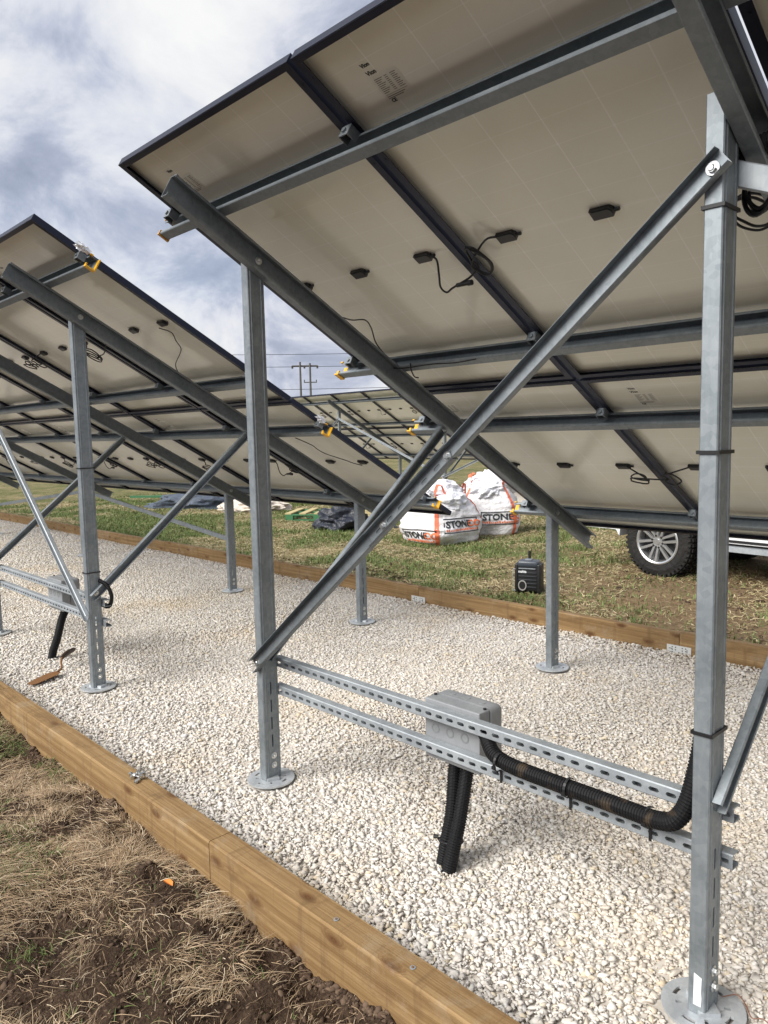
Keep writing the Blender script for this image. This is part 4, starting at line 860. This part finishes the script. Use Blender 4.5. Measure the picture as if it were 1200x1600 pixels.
me = drape(1.25, .70, .30, 9.1); me.materials.append(M['tarp_blue']); me.name = 'blue_grey_sheeting'; me.polygons.foreach_set('use_smooth', [True] * len(me.polygons))
tag(link('blue_grey_sheeting', me, None, T(-15.2, 8.9, .08) @ Matrix.Rotation(math.radians(44), 4, 'Z')), 'slate blue sheeting spread on the grass behind the short posts', 'sheeting')
t = thing('brown_boards', (-15.6, 9.3, gz1(-15.6, 9.3) + .22), 'dark brown boards lying on the slate blue sheeting', 'boards', rotz=math.radians(48))
for k in range(3): mb = MB(); mb.box((-1.0 + .3 * k, -.1 + .11 * k, .04 * k), (.9 + .2 * k, -.02 + .11 * k, .04 * k + .035)); mb.build('board', M[('brown_wood', 'brown_wood', 'pallet_wood')[k]], t)
mb = MB(); mb.box((-.6, -.05, 0), (.6, .05, .05)); o = mb.build('green_board', M['pallet_green'], mat=T(-17.6, 8.9, .12) @ Matrix.Rotation(.75, 4, 'Z')); tag(o, 'green board left of the slate blue sheeting', 'board')
me = drape(.75, .50, .2, 4.4); me.materials.append(M['scrap']); me.name = 'pale_scrap'; tag(link('pale_scrap', me, None, T(-13.55, 9.15, .06) @ Matrix.Rotation(.8, 4, 'Z')), 'pale heap of torn packaging right of the slate blue sheeting', 'packaging')
# ------------------------------------------------------------------ pickup behind the nearest rack
n2 = Vector((-.10, -.995, 0)).normalized(); f2 = Vector((-.995, .10, 0)).normalized()
vt = thing('pickup_truck', None, 'white off road vehicle parked on the field behind the nearest rack, alloy wheel showing', 'vehicle', mat=Matrix(((f2.x, n2.x, 0, -3.668), (f2.y, n2.y, 0, 7.39), (0, 0, 1, -.005), (0, 0, 0, 1))))
RW = .385
def wheel(x, side):
    # side +1: outer face towards +Y
    y0 = 0 if side > 0 else -1.82
    w = bpy.data.objects.new('wheel', None); COL.objects.link(w); w.parent = vt; w.matrix_local = Matrix.Translation((x, y0, RW)) @ (Matrix.Rotation(-math.pi / 2, 4, 'X') if side > 0 else Matrix.Rotation(math.pi / 2, 4, 'X')) @ Matrix.Rotation(.26, 4, 'Z')
    # local z = outwards
    mb = MB(); mb.lathe([(.235, -.03), (.245, -.012), (.30, .0), (.345, -.012), (.372, -.04), (.378, -.13), (.372, -.22), (.345, -.25), (.30, -.26), (.235, -.24)], Matrix.Identity(4), 64)
    for k in range(44):
        a = 2 * math.pi * k / 44
        for (z0, z1, da) in ((-.045, -.105, 0), (-.11, -.16, .07), (-.165, -.225, 0)):
            mb.box((.374, -.017, z1), (.386, .017, z0), Matrix.Rotation(a + da, 4, 'Z'))
        mb.box((.335, -.013, -.045), (.372, .013, -.012), Matrix.Rotation(a, 4, 'Z'))
    mb.build('tyre', M['rubber'], w)
    mb = MB(); mb.lathe([(.20, -.22), (.215, -.04), (.222, -.022), (.238, -.018), (.240, -.010), (.228, -.006), (.214, -.012), (.205, -.035), (.195, -.20)], Matrix.Identity(4), 64)
    mb.cyl((0, 0, -.055), (0, 0, -.022), .062, .052, k=32); mb.cyl((0, 0, -.022), (0, 0, -.014), .030, .027, k=24)
    for k in range(6):
        a = 2 * math.pi * k / 6
        for s_ in (-1, 1):
            p0, p1 = Vector((.045, s_ * .020, -.032)), Vector((.212, s_ * .037, -.022)); m_ = Matrix.Rotation(a, 4, 'Z')
            q = []
            for p, hw, dz in ((p0, .015, .012), (p1, .0185, .010)): q += [p + Vector((0, -hw, -dz * 1.5)), p + Vector((0, hw, -dz * 1.5)), p + Vector((0, hw * .7, dz)), p + Vector((0, -hw * .7, dz))]
            mb.add([m_ @ p for p in q], [(0, 1, 2, 3)[::-1], (4, 5, 6, 7), (0, 1, 5, 4), (1, 2, 6, 5), (2, 3, 7, 6), (3, 0, 4, 7)])
    mb.build('rim', M['alloy'], w, True)
    mb = MB(); mb.cyl((0, 0, -.20), (0, 0, -.10), .20, k=32)
    for k in range(6): a = 2 * math.pi * (k + .5) / 6; mb.cyl((.062 * math.cos(a), .062 * math.sin(a), -.06), (.062 * math.cos(a), .062 * math.sin(a), -.016), .012, k=8)
    mb.build('hub', M['black'], w)
for x in (0, -3.1):
    for s_ in (1, -1): wheel(x, s_)
def arch(xc, r=.46, n=14): return [(xc + r * math.cos(a), RW + .02 + r * math.sin(a)) for a in np.linspace(0, math.pi, n)]
low = [(-4.45, .52), (-3.60, .40)] + arch(-3.1)[::-1] + [(-2.60, .44), (-.50, .44)] + arch(0)[::-1] + [(.50, .47), (.80, .48), (.86, .70), (.84, 1.0), (.62, 1.12), (-.55, 1.16), (-4.45, 1.18)]
mb = MB(); mb.prism(low, (0, -.02, 0), (0, -1.80, 0), (1, 0, 0), (0, 0, 1)); mb.build('body', M['paint'], vt)
cabp = [(-.50, 1.165), (-1.15, 1.72), (-2.45, 1.78), (-2.85, 1.70), (-2.95, 1.175)]; mb = MB(); mb.prism(cabp, (0, -.14, 0), (0, -1.68, 0), (1, 0, 0), (0, 0, 1)); mb.build('cab', M['paint'], vt)
for wn in ([(-.78, 1.20), (-1.22, 1.62), (-1.80, 1.66), (-1.80, 1.20)], [(-1.88, 1.20), (-1.88, 1.66), (-2.55, 1.66), (-2.75, 1.20)]):
    for y in (-.137, -1.683): mb = MB(); mb.prism(wn, (0, y, 0), (0, y + (.006 if y < -1 else -.006) * -1, 0), (1, 0, 0), (0, 0, 1)); mb.build('window', M['glass'], vt)
mb = MB(); d_ = Vector((-.65, 0, .555)).normalized(); mb.prism([(-.62, .06), (.62, .06), (.56, .66), (-.56, .66)], Vector((-.50, -.91, 1.165)) + Vector((.555, 0, .65)) * .004, Vector((-.50, -.91, 1.165)) + Vector((.555, 0, .65)) * .01, (0, 1, 0), d_); mb.build('windscreen', M['glass'], vt)
mb = MB(); mb.box((-2.50, -.13, .365), (-.58, .02, .415)); mb.build('side_step', M['galv_bright'], vt)
mb = MB(); mb.box((-2.52, -.04, .452), (-.56, -.012, .475)); mb.build('sill_trim', M['black'], vt)
mb = MB(); mb.box((.60, -1.84, .475), (.94, .0, .70)); mb.build('front_bumper', M['paint'], vt)
for y in (-.10, -1.52): mb = MB(); mb.box((.80, y - .20, .78), (.875, y, .98)); mb.build('headlight', M['alloy'], vt)
mb = MB(); mb.box((.82, -1.25, .74), (.87, -.57, 1.0)); mb.build('grille', M['black'], vt)
for y in (-.04, -1.66): mb = MB(); mb.box((-4.47, y - .12, .80), (-4.44, y, 1.08)); mb.build('tail_light', M['lamp_red'], vt)
mb = MB(); mb.box((-4.3, -1.5, .45), (.5, -.3, .60)); [mb.box((x - .05, -1.6, .33), (x + .05, -.2, .45)) for x in (0, -3.1)]; mb.build('chassis', M['black'], vt)
for x in (-.50, -3.62): mb = MB(); mb.box((x - .01, -.26, .22), (x + .01, -.02, .50)); mb.build('mud_flap', M['black'], vt)
# ------------------------------------------------------------------ power line beyond the racks
def pole(x, y, h, lab):
    t = thing('power_pole', (x, y, 0), lab, 'pole', 'pair of power poles on the horizon'); mb = MB(); mb.cyl((0, 0, 0), (0, 0, h), .15, .11, k=10); mb.build('shaft', M['wood_pole'], t); return t
p1 = pole(-71.2, 55.05, 10.3, 'left wooden pole of the power line pair above the distant rack'); p2 = pole(-70.5, 55.95, 10.15, 'right wooden pole of the pair, with the small lower crossarm')
ad = Vector((.63, .77, 0)).normalized()
mb = MB(); c_ = Vector((-.05, .1, 9.85)); mb.tube([c_ - ad * 1.0, c_ + ad * 2.0], .09, 6); mb.build('crossarm', M['wood_pole'], p1)
for k in (-.95, .45, 1.95): mb = MB(); q = c_ + ad * k; mb.cyl(q, q + Vector((0, 0, -.30)), .13, .10, k=8); mb.build('insulator', M['wood_pole'], p1)
mb = MB(); c_ = Vector((0, 0, 7.95)); mb.tube([c_ - ad * .75, c_ + ad * .75], .06, 6); [mb.cyl(c_ + ad * k, c_ + ad * k + Vector((0, 0, .3)), .06, k=6) for k in (-.7, 0, .7)]; mb.build('crossarm', M['wood_pole'], p2)
for k, (z, off) in enumerate(((9.75, 0), (11.25, .5), (7.05, -1.2))):
    mb = MB(); mb.tube([Vector((-71, 55.3, z)) + ad * s_ + Vector((-off, off, .0006 * s_ * s_ * (1 if k else .5))) for s_ in range(-60, 61, 6)], .028, 5); tag(mb.build('overhead_wire', M['black']), ['overhead wire level with the crossarm', 'highest overhead wire, above the poles', 'lowest overhead wire, crossing the poles near the distant panels'][k], 'wire', 'overhead wires')
